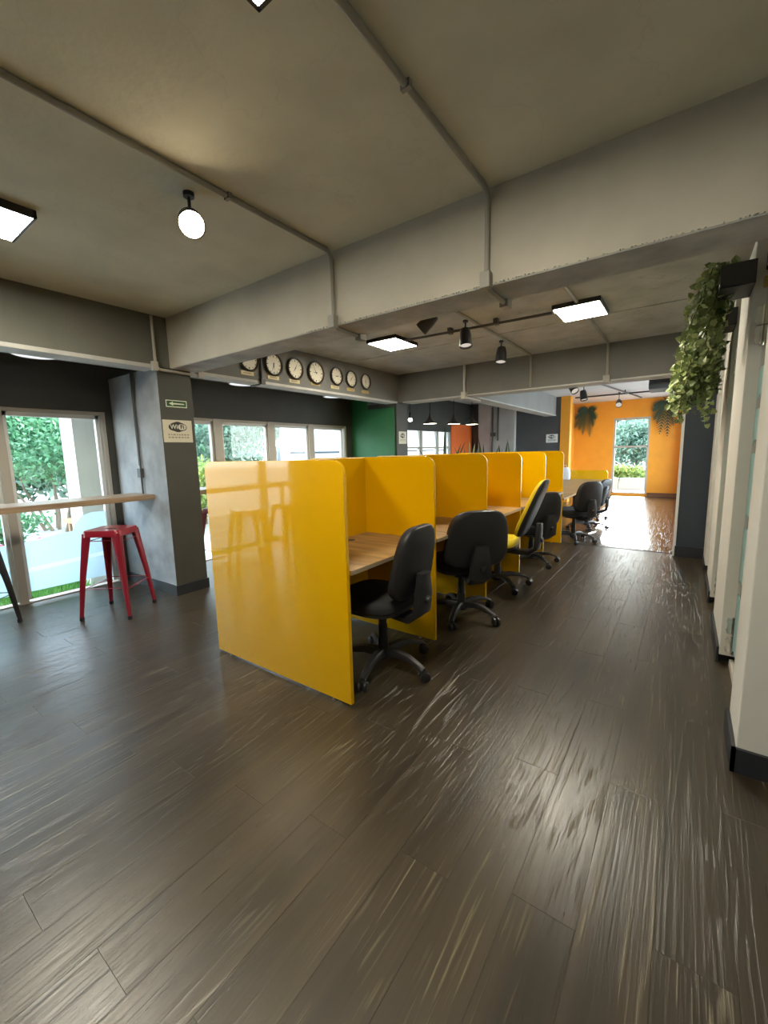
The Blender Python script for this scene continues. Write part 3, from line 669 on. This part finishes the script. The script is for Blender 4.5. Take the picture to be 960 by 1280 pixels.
def bend(p, n=6, r=.06):
    # round the corners of a polyline
    P = [Vector(q) for q in p]; out = [P[0]]
    for i in range(1, len(P)-1):
        a = (P[i-1]-P[i]).normalized(); b = (P[i+1]-P[i]).normalized(); p0, p1 = P[i]+a*r, P[i]+b*r
        for k in range(n+1):
            t = k/n; out.append(p0*(1-t)**2 + P[i]*2*t*(1-t) + p1*t*t)
    return out + [P[-1]]
def conduit(name, label, pts, r=.013, m='pipe', boxes=(), clips=()):
    t = thing(name, label, 'pipe', tuple(pts[0]))
    MB().tube(bend(pts), r, 10).build('tube', M[m], t, smooth=True)
    for bx in boxes: MB().box(*bx).build('junction_box', M[m], t, bevel=.004)
    for c in clips: MB().box(*c).build('clip', M[m], t, bevel=.002)
    return t
zc = ZC-.013
for x, lab, yb in ((-1.915, 'left painted conduit running along the near ceiling and down the beam', 0), (-.875, 'right painted conduit running along the near ceiling and down the beam', 1)):
    conduit('conduit', lab, [(x, -3.5, zc), (x, 2.157, zc), (x, 2.157, ZB-.02), (x, 2.44, ZB-.02)], .013, 'pipe',
            [(x-.026, x+.026, 2.125, 2.172, ZB-.022, ZB+.055), (x-.024, x+.024, 2.40, 2.47, ZB-.045, ZB)], [(x-.02, x+.02, yy, yy+.02, ZC-.028, ZC) for yy in (.4, 1.4)])
conduit('conduit', 'black cross pipe linking the two ceiling panels of the middle bay', [(-2.66, 4.15, ZC-.042), (-1.06, 4.24, ZC-.042)], .013, 'pipe_d',
        [], [(x-.022, x+.022, 4.17, 4.23, ZC-.058, ZC) for x in (-2.1, -1.6)])
conduit('conduit', 'grey ceiling pipe running from the beam to the far spotlight', [(-1.80, 2.44, ZC-.012), (-1.80, 6.03, ZC-.012), (-1.80, 6.035, ZB+.02)], .015, 'pipe')
conduit('conduit', 'grey ceiling pipe passing over the right panel and down the far beam', [(-.86, 2.44, ZC-.012), (-.86, 6.03, ZC-.012), (-.86, 6.035, ZB+.01)], .015, 'pipe', [(-.90, -.82, 5.99, 6.05, ZB-.03, ZB+.06)])
conduit('conduit', 'pale conduit crossing under the beam at the pillar top', [(-3.965, 2.02, ZC-.02), (-3.965, 2.02, ZB-.03), (-3.965, 2.46, ZB-.035)], .013, 'pipe_w',
        [(-3.985, -3.94, 1.985, 2.035, ZB-.045, ZB+.035), (-3.985, -3.945, 2.42, 2.48, ZB-.055, ZB+.01)])
conduit('conduit', 'pair of dark pipes coming down the concrete pillar to an outlet', [(-4.46, 2.02, ZB), (-4.46, 2.02, 1.28)], .012, 'pipe_d', [(-4.495, -4.425, 2.0, 2.034, 1.16, 1.25)])
_c = [o for o in COL.objects if o.get('label', '').startswith('pair of dark pipes')][0]
MB().tube([(-4.41, 2.02, ZB), (-4.45, 2.02, 1.9), (-4.455, 2.02, .99)], .009, 8).build('tube', M['pipe_d'], _c, smooth=True)
conduit('conduit', 'dark conduit across the clock beam between the first two clocks', [(-3.985, 3.22, ZC), (-3.985, 3.22, ZB-.015), (-4.18, 3.22, ZB-.02)], .016, 'pipe_d', [(-4.0, -3.955, 3.19, 3.25, ZB-.025, ZB+.03)])
conduit('conduit', 'grey conduit at the bend of the pale beam', [(-2.78, 6.02, ZB+.45), (-2.78, 6.02, ZB-.02), (-2.78, 6.6, ZB-.03)], .02, 'pipe_w', [(-2.82, -2.74, 5.98, 6.05, ZB-.05, ZB+.05)])
conduit('conduit', 'dark pipe on the far pale concrete pillar', [(-4.30, 11.12, 2.5), (-4.30, 11.12, .3)], .022, 'pipe_d', [(-4.34, -4.22, 11.07, 11.14, 1.72, 1.82)])
conduit('conduit', 'short dark pipe on the far pale concrete pillar, right of the longer one', [(-4.15, 11.12, 2.5), (-4.15, 11.12, 1.6)], .022, 'pipe_d')
tr = thing('spotlight_track', 'black crossed spotlight tracks under the white ceiling of the orange room', 'track', (-1.3, 9.5, ZC))
for a, b in (((-1.69, 7.6, ZC-.05), (-1.0, 12.6, ZC-.05)), ((-1.75, 8.9, ZC-.05), (-.15, 8.9, ZC-.05)), ((-2.3, 11.4, ZC-.05), (-.1, 11.4, ZC-.05))):
    MB().tube([a, b], .018, 8).build('rail', M['black_metal'], tr)
for a in ((-1.69, 7.7), (-1.2, 11.1), (-.5, 8.9), (-.5, 11.4)): MB().tube([(a[0], a[1], ZC-.05), (a[0], a[1], ZC)], .012, 8).build('hanger', M['black_metal'], tr)

# ---- clocks
CL = thing('wall_clock', 'leftmost wall clock, cut off by the beam', 'clock', (-4.0, 3.06, 2.405), group='wall clocks on the beam', local=True)
fx = lambda a, b, w: (w, a, b)
MB().lathe([(.112, .004), (.118, .004), (.132, .018), (.134, .028), (.126, .036), (.114, .032), (.110, .016)], fr=fx, n=32, caps=False).build('rim', M['clock_rim'], CL, smooth=True)
MB().lathe([(.114, .002), (.114, .014), (.001, .0145)], fr=fx, n=32).build('dial', M['clock_face'], CL)
tk = MB()
for k in range(12):
    a = k*pi/6; q = .086 if k % 3 else .082; tk.box(-.003 if k % 3 else -.005, .003 if k % 3 else .005, q, .102, -.0005, .0005, T=Matrix.Translation((.0152, 0, 0)) @ Matrix.Rotation(-pi/2, 4, 'Y').inverted() @ Matrix.Rotation(a, 4, 'Z'))
tk.build('hour_marks', M['ink'], CL)
def hand(par, name, ang, L, w):
    c, s_ = sin(ang), cos(ang)
    return MB().add([(.0165, c*L, s_*L), (.0165, -s_*w-c*.018, c*w-s_*.018), (.0165, s_*w-c*.018, -c*w-s_*.018), (.0175, c*L, s_*L), (.0175, -s_*w-c*.018, c*w-s_*.018), (.0175, s_*w-c*.018, -c*w-s_*.018)],
                    [(0, 1, 2), (5, 4, 3), (0, 3, 4, 1), (1, 4, 5, 2), (2, 5, 3, 0)]).build(name, M['ink'], par)
hand(CL, 'hour_hand', rad(95), .055, .006); hand(CL, 'minute_hand', rad(70), .085, .004)
labs = ['wall clock just right of the dark conduit, with a bright glare on its dial', 'third wall clock from the left', 'large middle wall clock, fourth from the left', 'fifth wall clock from the left', 'sixth wall clock from the left', 'rightmost small wall clock on the beam']
angs = [(170, 200), (215, 30), (270, 330), (90, 80), (215, 40), (10, 185)]
for k, (y, z) in enumerate(((3.405, 2.40), (3.741, 2.402), (4.102, 2.403), (4.50, 2.41), (4.814, 2.41), (5.15, 2.415))):
    q = dup(CL, (-4.0, y, z), 0, labs[k])
    s = (1.0, 1.0, 1.12, .93, .9, .88)[k]; q.scale = (1, s, s)
    for ch in q.children:
        n_ = ch.name.split('.')[0]
        if n_.endswith('_hand'): ch.rotation_euler = (-rad(angs[k][0]-95 if n_ == 'hour_hand' else angs[k][1]-70), 0, 0)
pl_l = ['leftmost cream name plate under the leftmost clock', 'cream name plate under the clock right of the dark conduit', 'name plate under the third clock from the left', 'gold name plate under the large middle clock', 'name plate under the fifth clock from the left', 'name plate under the sixth clock from the left', 'faint gold name plate under the rightmost clock']
for k, (y, z) in enumerate(((3.038, 2.255), (3.40, 2.253), (3.73, 2.25), (4.095, 2.262), (4.475, 2.26), (4.81, 2.264), (5.15, 2.266))):
    t = thing('name_plate', pl_l[k], 'plate', (-4.0, y, z), group='city name plates under the clocks')
    MB().box(-4.0, -3.995, y-.085, y+.085, z-.021, z+.021).build('plate', M['plate'] if k in (0, 1, 2, 4) else M['plate_gold'], t)
    L = MB(); u = -.055
    while u < .05: w = random.uniform(.008, .014); L.box(-3.9952, -3.9945, y+u, y+u+w, z-.007, z+.008); u += w+.004
    L.build('worn_lettering', M['ink_soft'], t)
# ---- signs
def wifi_sign(label, o, ux, w, h, back, nrm):
    # o: centre; ux: unit vector to the right; nrm: out of the wall
    o = Vector(o); ux = Vector(ux); n_ = Vector(nrm)
    t = thing('wifi_sign', label, 'sign', tuple(o), group='Wi-Fi signs')
    fr = lambda u, v, q: tuple(o+ux*u+Vector((0, 0, 1))*v+n_*q)
    MB().prism(rounded_rect(w, h, .004, 2), fr, 0, .003).build('board', back, t)
    k = w/.245
    blob = MB()
    for cx, cz, rr in ((0, 0, .050), (-.042, -.002, .034), (.042, -.002, .034), (-.022, .0, .042), (.022, 0, .042)):
        blob.lathe([(rr*k, 0), (rr*k, .0006), (.0005, .0007)], fr=lambda a, b, q, cx=cx, cz=cz: fr(cx*k+a*1.02, .035*k+cz*k+b*.85, .0031+q), n=24)
    blob.build('logo', M['ink'], t)
    wb = MB()
    for cx, rr, up in ((.043, .027, .0012), (.030, .029, .0006)):
        wb.lathe([(rr*k, 0), (rr*k, .0004), (.0005, .0004)], fr=lambda a, b, q, cx=cx, up=up: fr(cx*k+a, .034*k+b*.85, .0036+up+q), n=24)
    wb.build('logo_bubble', back, t)
    for txt, cx, mm in (('Wi', -.033, back), ('Fi', .036, M['ink'])):
        V, F = text_mesh(txt, .050*k); MB().add([fr(cx*k+x, .034*k+y, .0060+z) for x, y, z in V], F).build('lettering', mm, t)
    ln = MB()
    for z in (-.034, -.056):
        u = -.085
        while u < .085: d = random.uniform(.010, .022); ln.box(u*k, min(u+d, .09)*k, z*k, (z+.011)*k, 0, .0004, T=Matrix(((ux.x, 0, n_.x, o.x+n_.x*.0031), (ux.y, 0, n_.y, o.y+n_.y*.0031), (0, 1, 0, o.z), (0, 0, 0, 1)))); u += d+.008
    ln.build('worn_lettering', M['ink_soft'] if back is M['paper'] else M['ink'], t)
wifi_sign('cream Wi-Fi sign on the dark side of the near pillar', (-3.99, 2.187, 1.60), (0, 1, 0), .285, .21, M['paper'], (1, 0, 0))
wifi_sign('cream Wi-Fi sign on the dark pillar beside the green wall', (-4.0, 6.17, 1.60), (0, 1, 0), .24, .21, M['paper'], (1, 0, 0))
wifi_sign('white Wi-Fi sign on the charcoal wall beside the orange room', (-2.80, 11.30, 1.613), (1, 0, 0), .285, .21, M['paper_w'], (0, -1, 0))
t = thing('exit_arrow_sign', 'small green sign with a pale arrow pointing left, above the Wi-Fi sign', 'sign', (-3.99, 2.195, 1.857))
fr = lambda u, v, q: (-3.99+q, 2.195+u, 1.857+v)
MB().prism(rounded_rect(.205, .066, .003, 2), fr, 0, .002).build('border', M['sign_line'], t)
MB().prism(rounded_rect(.189, .05, .002, 2), fr, .0021, .003).build('field', M['sign_green'], t)
MB().prism([(-.075, 0), (-.035, -.019), (-.035, -.007), (.075, -.005), (.075, .005), (-.035, .007), (-.035, .019)], fr, .0031, .0038).build('arrow', M['sign_line'], t)

# ---- alcove disc lamps and pendants
DL = thing('disc_lamp', 'round disc lamp under the alcove ceiling, left of the clocks', 'light', (-4.6, 3.42, 2.305), group='alcove disc lamps', local=True)
MB().lathe([(.13, 0), (.18, -.03), (.18, -.055), (.165, -.06)], n=28, caps=False).build('shade', M['alu'], DL, smooth=True)
MB().lathe([(.165, -.055), (.001, -.066)], n=28, caps=False).build('diffuser', M['disc'], DL, smooth=True)
dup(DL, (-4.6, 5.12, 2.305), 0, 'round disc lamp under the alcove ceiling, near the green wall')
dup(DL, (-4.6, 1.33, 2.305), 0, 'round disc lamp under the alcove ceiling at the far left')
PD = thing('pendant_lamp', 'conical pendant lamp in the far left room, leftmost of three', 'light', (-3.98, 7.1, 1.87), group='conical pendant lamps', local=True)
MB().lathe([(.14, 0), (.135, .018), (.085, .055), (.03, .11), (.018, .16), (.012, .2)], n=28, caps=False).build('shade', M['clock_rim'], PD, smooth=True)
MB().lathe([(.133, .008), (.001, .004)], n=28, caps=False).build('diffuser', M['pend'], PD)
MB().tube([(0, 0, .19), (0, 0, ZC-1.86)], .006, 6).build('cord', M['black_metal'], PD)
dup(PD, (-3.72, 7.58, 1.87), 0, 'conical pendant lamp in the far left room, middle of three')
dup(PD, (-3.55, 8.05, 1.87), 0, 'conical pendant lamp in the far left room, rightmost of three')
t = thing('wall_lamp', 'small bright bulb lamp left of the pendant lamps', 'light', (-4.12, 6.62, 1.93), local=True)
MB().lathe([(.001, -.03), (.03, -.02), (.04, 0), (.03, .02), (.015, .035)], n=16).build('bulb', M['pend'], t, smooth=True)
MB().lathe([(.018, .03), (.022, .05), (.022, .11), (.012, .13)], n=16).build('holder', M['black_pl'], t, smooth=True)
MB().tube([(0, 0, .13), (0, 0, ZC-1.93)], .006, 6).build('cord', M['black_metal'], t)

# ---- air conditioner
t = thing('air_conditioner', 'dark grey ceiling air conditioner at the right of the orange room', 'air conditioner', (-.30, 8.5, 2.2))
MB().prism([(8.2, 2.34), (8.25, 2.27), (8.5, 2.24), (8.85, 2.27), (8.85, 2.49), (8.3, 2.49)], lambda u, v, w: (w, u, v), -.56, -.04).build('casing', M['ac'], t, bevel=.02)
for k in range(4): MB().box(-.52, -.08, 8.205+k*.02, 8.215+k*.02, 2.365+k*.03, 2.38+k*.03).build('louvre', M['black_pl'], t)
for xx in (-.45, -.18): MB().box(xx, xx+.02, 8.5, 8.52, 2.48, ZC).build('hanger', M['black_metal'], t)

# ================================================================== PLANTS
def leaf_cloud(c, rad3, n, size, seed, shell=.55, flat=.0):
    r = np.random.default_rng(seed); d = r.normal(size=(n, 3)); d /= np.linalg.norm(d, axis=1)[:, None]
    rr = r.uniform(shell, 1, n)**.8; lob = 1+.22*np.sin(d[:, 0]*5+seed)*np.cos(d[:, 1]*4+d[:, 2]*6)
    p = np.array(c) + d*(rr*lob)[:, None]*np.array(rad3)
    a = r.normal(size=(n, 3)); a /= np.linalg.norm(a, axis=1)[:, None]; b = r.normal(size=(n, 3)); b -= a*(a*b).sum(1)[:, None]; b /= np.linalg.norm(b, axis=1)[:, None]
    s = size*r.uniform(.6, 1.3, n)[:, None]
    V = np.stack([p-a*s, p+b*s*.45, p+a*s, p-b*s*.45], 1).reshape(-1, 3)
    return V, np.arange(n*4).reshape(-1, 4)
def cloud_obj(name, clouds, m, parent):
    V = np.concatenate([c[0] for c in clouds]); k = 0; F = []
    for v, f in clouds: F.append(f+k); k += len(v)
    me = bpy.data.meshes.new(name); off = np.array(parent['_o']); me.from_pydata((V-off).tolist(), [], np.concatenate(F).tolist()); me.materials.append(m)
    o = bpy.data.objects.new(name, me); COL.objects.link(o); o.parent = parent; o['_o'] = tuple(off); o['kind'] = 'stuff'; return o
def tree(name, label, base, h, crown, n, size, lm, seed, group=None, trunks=1, tr=.06, cat='tree', bark='bark'):
    t = thing(name, label, cat, base, group=group); r = random.Random(seed); bx, by, bz = base
    for k in range(trunks):
        a = r.uniform(0, 6.3); p = [(bx+.1*k*cos(a), by+.1*k*sin(a), bz-.05)]
        for q in range(1, 5): p.append((p[-1][0]+r.uniform(-.08, .08)*h/2+.12*cos(a)*(trunks > 1), p[-1][1]+r.uniform(-.08, .08)*h/2+.12*sin(a)*(trunks > 1), bz+h*q/4))
        MB().tube(p, [tr*(1-.17*q) for q in range(5)], 7).build('trunk', M[bark], t, smooth=True)
    cl = []
    for k in range(12):
        c, rd = crown; d = Vector((r.uniform(-.5, .5)*rd[0], r.uniform(-.5, .5)*rd[1], r.uniform(-.45, .45)*rd[2]))
        cl.append(leaf_cloud((c[0]+d.x, c[1]+d.y, c[2]+d.z), [q*r.uniform(.5, .7) for q in rd], n//12, size, seed*13+k, .3))
    cloud_obj('foliage', cl, lm, t); return t
# ---- ivy in black boxes on the partition
def ivy_leaf(p, d, n_, s):
    d = d.normalized(); w = n_.cross(d).normalized(); n2 = d.cross(w)
    pts = [(0, 0, 0), (.28, .42, .05), (.0, .55, 0), (.55, .45, .03), (1., 0, -.12), (.55, -.45, .03), (.0, -.55, 0), (.28, -.42, .05)]
    return [tuple(p + d*a*s + w*b*s + n2*c*s) for a, b, c in pts], [(0, 2, 1), (0, 1, 3, 4), (0, 4, 5, 7), (0, 7, 6)]
def ivy(label, px, py, pz, strands, seed, group):
    t = thing('potted_ivy', label, 'plant', (px, py, pz), group=group); r = random.Random(seed)
    b = MB(); w, d, h, th = .15, .28, .12, .008
    b.box(px-w, px, py, py+d, pz, pz+th); b.box(px-w, px-w+th, py, py+d, pz, pz+h); b.box(px-th, px, py, py+d, pz, pz+h); b.box(px-w, px, py, py+th, pz, pz+h); b.box(px-w, px, py+d-th, py+d, pz, pz+h)
    b.build('planter_box', M['pot'], t, bevel=.003)
    MB().box(px-w+th, px-th, py+th, py+d-th, pz+.1, pz+h-.015).build('soil', M['bark'], t)
    L = MB(); S = MB()
    for (sx, sy, ex, ey, ln, drop) in strands:
        p = Vector((px-w*r.uniform(.45, 1.), py+d*r.uniform(.35, 1.), pz+h)); pts = [p.copy()]; N = int(ln/.03)
        for k in range(N):
            f = k/N; v = Vector((ex*(1-f)*1.4+r.uniform(-.3, .3)+.25*sx, ey*(1-f)*1.2+r.uniform(-.3, .3)+.2*sy, (.9 if k < 2 else -.25-drop*min(1, f*2.2))+r.uniform(-.2, .2))).normalized()*.03
            p = p+v; p.x = min(p.x, px-.055) if p.z < pz+h else p.x; pts.append(p.copy())
            for _ in range(r.choice((2, 2, 3))):
                nn = Vector((r.uniform(-1, .3), r.uniform(-1, .4), r.uniform(-.2, .9))).normalized(); dd = Vector((r.uniform(-1, .5), r.uniform(-.6, .9), r.uniform(-1, .3)))
                if dd.length > .1: L.add(*ivy_leaf(p+dd.normalized()*.02, dd, nn, r.uniform(.03, .052)))
        S.tube(pts, .0025, 5)
    tag(S.build('vines', M['stem'], t), kind='stuff'); tag(L.build('leaves', M['ivy'], t, smooth=False), kind='stuff')
iv = lambda n_, lo, hi, r: [(0, 0, r.uniform(-.45, .0), r.uniform(-.05, .9), r.uniform(lo, hi), r.uniform(.4, 1.)) for _ in range(n_)]
rr_ = random.Random(5)
ivy('trailing ivy in the nearer black box on the white pier', .245, 3.06, 2.19, iv(24, .25, .6, rr_), 3, 'trailing ivy on the partition')
ivy('trailing ivy in the farther black box, hanging lower beside the blue-black wall', .245, 4.13, 2.22, iv(50, .4, 1.0, rr_), 4, 'trailing ivy on the partition')
# ---- artificial palm leaves on the orange wall
def wall_fern(label, x, z, fronds, seed):
    t = thing('hanging_fern', label, 'plant', (x, 13.48, z), group='hanging ferns on the orange wall'); r = random.Random(seed)
    MB().lathe([(.03, 0), (.03, .03)], fr=lambda a, b, w: (x+a, 13.5-w, z+b), n=12).build('wall_hook', M['pot'], t)
    for ang, ln in fronds:
        p = Vector((x, 13.47, z)); d = Vector((sin(ang), -.25, cos(ang))); mb = MB(); N = 11; pts = [p.copy()]
        for k in range(N):
            p = p + d.normalized()*ln/N; d = d + Vector((0, .02, -.16)); p.y = min(p.y, 13.485); pts.append(p.copy()); tt = d.normalized(); sd = tt.cross(Vector((0, 1, 0))).normalized()
            for sg in (1, -1):
                l_ = .13*sin(pi*min(1, (k+1.5)/(N+.6)))+.02; q = p+sd*sg*l_*.75+tt*l_*.8+Vector((0, -.012, 0))
                mb.add([p-tt*.024, p+tt*.024, q], [(0, 1, 2)])
        mb.tube(pts, .005, 5); mb.build('frond', M['fern'], t)
wall_fern('dark hanging fern left of the orange room window', -2.36, 2.44, [(rad(a), l*1.0) for a, l in ((-50, .3), (-95, .42), (-125, .6), (50, .2), (120, .35), (150, .5), (170, .75), (-165, .7), (-145, .6))], 1)
wall_fern('dark hanging fern right of the orange room window', -.47, 2.47, [(rad(a), l) for a, l in ((-60, .32), (-85, .38), (-125, .5), (60, .36), (85, .36), (130, .4), (155, .6), (175, .85), (-165, .8), (-145, .55), (0, .15))], 2)
# ---- snake plants behind the cubicles
def snake(label, x, y, ztop, leaves, seed, m2):
    t = thing('snake_plant', label, 'plant', (x, y, 0), group='snake plants behind the cubicles'); r = random.Random(seed)
    MB().lathe([(.13, 0), (.16, .02), (.19, .55), (.20, .60), (.185, .60), (.18, .54), (.001, .53)], (x, y, 0), 20).build('planter', M['pot'], t, smooth=True)
    for dx, dy, h in leaves:
        mb = MB(); L = []; R = []; N = 8; w = .036; bx, by = x+dx*.3, y+dy*.3; tw = .5+r.uniform(-.6, .6); cx_, sy_ = cos(tw), sin(tw); rings = []
        for k in range(N+1):
            f = k/N; z = .55+(ztop-.55)*h*f; ox, oy = bx+dx*f**1.6, by+dy*f**1.6; ww = w*(1-f**3)+.001
            rings.append([(ox-cx_*ww, oy-sy_*ww, z), (ox-sy_*.003, oy+cx_*.003, z), (ox+cx_*ww, oy+sy_*ww, z), (ox+sy_*.003, oy-cx_*.003, z)])
        mb.loft(rings).build('leaf', m2 if r.random() < .4 else M['snake'], t, smooth=True)
snake('tall snake plant behind the cubicles before the bright window', -3.49, 6.75, 1.95, [(0, 0, .90), (.22, .05, .66), (-.42, 0, .62), (.08, 0, .55), (-.1, .1, .5), (.3, 0, .68)], 1, M['snake'])
snake('yellow-edged snake plant behind the cubicles before the red-orange strip', -3.82, 8.55, 1.68, [(-.28, 0, .78), (.0, 0, .92), (.12, .1, .8), (.22, 0, .7), (-.1, 0, .75), (.05, .1, .85)], 2, M['snake_y'])
snake('snake plant behind the cubicles left of the far pillar pipe', -3.02, 7.45, 1.64, [(-.1, 0, .95), (.2, 0, .8), (0, .05, .7), (-.03, 0, .85), (.1, 0, .72)], 3, M['snake'])
snake('snake plant behind the cubicles before the pale concrete pillar', -3.25, 8.95, 1.64, [(-.05, 0, .85), (.1, 0, .93), (.18, 0, .7), (.0, 0, .75)], 4, M['snake'])
snake('snake plant behind the cubicles left of the white Wi-Fi sign', -2.80, 8.45, 1.60, [(-.12, 0, .97), (.02, 0, .85), (.1, 0, .7), (-.02, .05, .75)], 5, M['snake'])
# ---- small white thing on the low bench
t = thing('white_bag', 'small white bag at the far end of the low bench desk', 'bag', (-2.22, 10.15, .652))
MB().loft([[(-2.22+x*s, 10.15+y*s*.5, .652+z) for x, y in outline(.26, .2, .02)] for s, z in ((.9, 0), (1, .03), (1, .16), (.8, .24), (.55, .27))]).build('body', M['cream_fab'], t, smooth=True)
MB().tube([(-2.28, 10.15, .91), (-2.26, 10.15, .97), (-2.18, 10.15, .97), (-2.16, 10.15, .91)], .006, 6).build('handle', M['cream_fab'], t)

# ================================================================== OUTSIDE
tag(MB().box(-60, -5.18, -30, 60, -.14, -.06).box(-5.18, 60, 13.66, 60, -.14, -.06).box(.6, 60, 6.4, 13.66, -.14, -.06).build('ground', M['paving']), 'pale paving outside the windows', kind='structure')
def grass_patch(name, label, x0, x1, y0, y1, n, seed):
    r = np.random.default_rng(seed); p = np.c_[r.uniform(x0, x1, n), r.uniform(y0, y1, n), np.full(n, -.06)]; a = r.uniform(0, 6.28, n); h = r.uniform(.04, .10, n)
    w = np.c_[np.cos(a), np.sin(a), 0*a]*.008; tp = p+np.c_[r.normal(0, .02, n), r.normal(0, .02, n), h]
    V = np.stack([p-w, p+w, tp], 1).reshape(-1, 3); me = bpy.data.meshes.new(name); c = np.array(((x0+x1)/2, (y0+y1)/2, -.06))
    me.from_pydata((V-c).tolist(), [], np.arange(n*3).reshape(-1, 3).tolist()); me.materials.append(M['grass']); o = bpy.data.objects.new(name, me); COL.objects.link(o); o.location = c
    return tag(o, label, 'grass', kind='stuff')
grass_patch('grass_strip', 'narrow strip of green grass outside the left window', -5.75, -5.2, -1.5, 1.75, 9000, 3)
struct('wall_outside', MB().box(-5.75, -5.40, 1.79, 2.6, -.07, 4.0), M['stucco'], 'pale stucco wall outside the left window')
ws = struct('wall_outside', MB().box(-7.6, -7.3, 6.55, 20, -.07, 4.5), M['stucco'], 'white wall outside the far left windows')
MB().box(-7.31, -7.285, 6.55, 20, 1.38, 1.42).build('wall_rail', M['fence'], ws)
tree('garden_tree', 'green many-stemmed tree outside the left window', (-10.4, 3.0, -.06), 1.1, ((-10.4, 3.4, 1.72), (1.6, 2.5, .9)), 20000, .052, M['leaf1'], 11, trunks=6, tr=.035)
tree('garden_tree', 'second green tree outside the left window, behind the bar mullion', (-10.9, -.9, -.06), 1.1, ((-10.9, -.9, 1.7), (1.5, 1.6, .85)), 10000, .055, M['leaf1'], 12, trunks=5, tr=.035)
tree('garden_shrub', 'low leafy shrub seen under the bar counter', (-8.3, 1.55, -.06), .3, ((-8.3, 1.55, .35), (.6, .75, .38)), 5000, .042, M['leaf1'], 13, cat='shrub')
tree('garden_shrub', 'yellow-green shrub outside, left in the framed window row', (-8.2, 4.9, -.06), .5, ((-8.2, 4.9, .75), (1.3, 1.3, .72)), 9000, .05, M['leaf2'], 14, cat='shrub')
tree('garden_tree', 'airy tree behind the yellow-green shrub', (-11., 7.2, -.06), 2.2, ((-11., 7.2, 2.2), (1.7, 1.9, 1.0)), 6000, .08, M['leaf3'], 15, tr=.07)
tree('hedge', 'dense blue-green hedge far behind the garden trees', (-17, 9.5, -.06), 1.2, ((-17, 8.5, 1.6), (2.0, 6.5, 1.7)), 8000, .16, M['leaf3'], 31, tr=.06)
tree('hedge', 'dense green hedge far behind the left window trees', (-18, 2.0, -.06), 1.0, ((-18, 3.0, 1.0), (1.5, 4.5, 1.0)), 5000, .16, M['leaf1'], 32, tr=.06)
tree('palm_tree', 'slender pale-trunked palm before the blue fence', (-9.5, 8.5, -.06), 2.2, ((-9.5, 8.5, 2.3), (.6, .6, .4)), 900, .16, M['leaf3'], 16, tr=.07, cat='tree', bark='palm_bark')
tree('palm_tree', 'thin pale trunk left of the palm, outside the framed window row', (-10.2, 8.0, -.06), 2.6, ((-10.2, 8.0, 2.9), (.5, .5, .4)), 500, .16, M['leaf3'], 17, tr=.05, cat='tree', bark='palm_bark')
fe = tag(MB().box(-13.5, -9.2, 11.4, 11.45, .9, .95).build('fence'  , M['fence']), 'blue-grey panel fence outside the framed window row', 'fence')
for k in range(9): MB().box(-14+k*.6, -13.43+k*.6, 11.42, 11.46, -.06, 1.62).build('panel', M['fence'], fe); MB().box(-14.03+k*.6, -13.97+k*.6, 11.38, 11.48, -.06, 1.68).build('post', M['bld_glass'], fe)
def building(label, x0, x1, y0, y1, h, face):
    b = thing('building', label, 'building', ((x0+x1)/2, (y0+y1)/2, -.06)); MB().box(x0, x1, y0, y1, -.06, h).build('wall', M['bld'], b)
    for fl_ in range(int(h/3)):
        for k in range(int((y1-y0)/2.4)):
            y = y0+.7+k*2.4; MB().box(x1-.05, x1+.06, y, y+1.1, fl_*3+1.1, fl_*3+2.3).build('window', M['bld_glass'], b)
building('white apartment block far outside the left window', -46, -34, -4, 26, 14, 0)
dk = tag(MB().box(-9.3, -8.1, 2.75, 3.4, .22, .28).build('garden_bench', M['deck']), 'low brown wooden bench outside under the bar counter', 'bench')
for xx in (-9.2, -8.25): MB().box(xx, xx+.08, 2.8, 3.35, -.06, .22).build('leg', M['deck'], dk)
t = thing('toy', 'red, teal and white plastic toy outside the left window', 'toy', (-6.6, 1.35, -.06))
MB().box(-6.75, -6.55, .55, 1.22, .24, .36).build('seat', M['cream_fab'], t, bevel=.02); MB().box(-6.75, -6.55, 1.225, 1.33, .24, .37).build('end_cap', M['pink'], t, bevel=.02)
MB().box(-6.75, -6.55, 1.335, 1.58, .22, .30).build('base_block', M['teal'], t, bevel=.02)
MB().tube([(-6.65, 1.50, .28), (-6.65, 1.72, .36)], .03, 10).build('handle', M['pink'], t, smooth=True)
for yy in (.65, 1.45): MB().box(-6.7, -6.6, yy, yy+.08, -.06, .24).build('leg', M['cream_fab'], t)
# beyond the orange room
bw_ = thing('block_wall', 'low pale concrete block wall outside the orange room window', 'wall', (-1.8, 16.2, -.06))
for k in range(8): MB().box(-5.2+k*.86, -5.2+k*.86+.82, 16.1, 16.35, -.06, .32).build('block', M['block'], bw_, bevel=.02)
tree('garden_tree', 'bushy blue-green tree outside the orange room window, right of the pale trunk', (-2.2, 27, -.06), 1.6, ((-2.0, 27, 1.65), (1.9, 1.5, 1.6)), 6000, .13, M['leaf3'], 21, tr=.09)
tree('garden_tree', 'pale-trunked tree left in the orange room window', (-3.75, 27.5, -.06), 3.0, ((-4.6, 28., 2.1), (1.3, 1., 1.3)), 3000, .13, M['leaf2'], 22, tr=.14, bark='palm_bark')
tree('garden_tree', 'wide tree closing the view of the orange room window', (-4.0, 31, -.06), 2.5, ((-3.6, 31, 1.9), (4.2, 1.2, 1.9)), 7000, .17, M['leaf3'], 23, tr=.12)
tree('garden_shrub', 'leafy shrub behind the low block wall', (-2.2, 17.4, -.06), .3, ((-2.1, 17.4, .42), (1.3, .5, .34)), 3000, .07, M['leaf2'], 24, cat='shrub')
for o in bpy.data.objects:
    if '_o' in o: del o['_o']
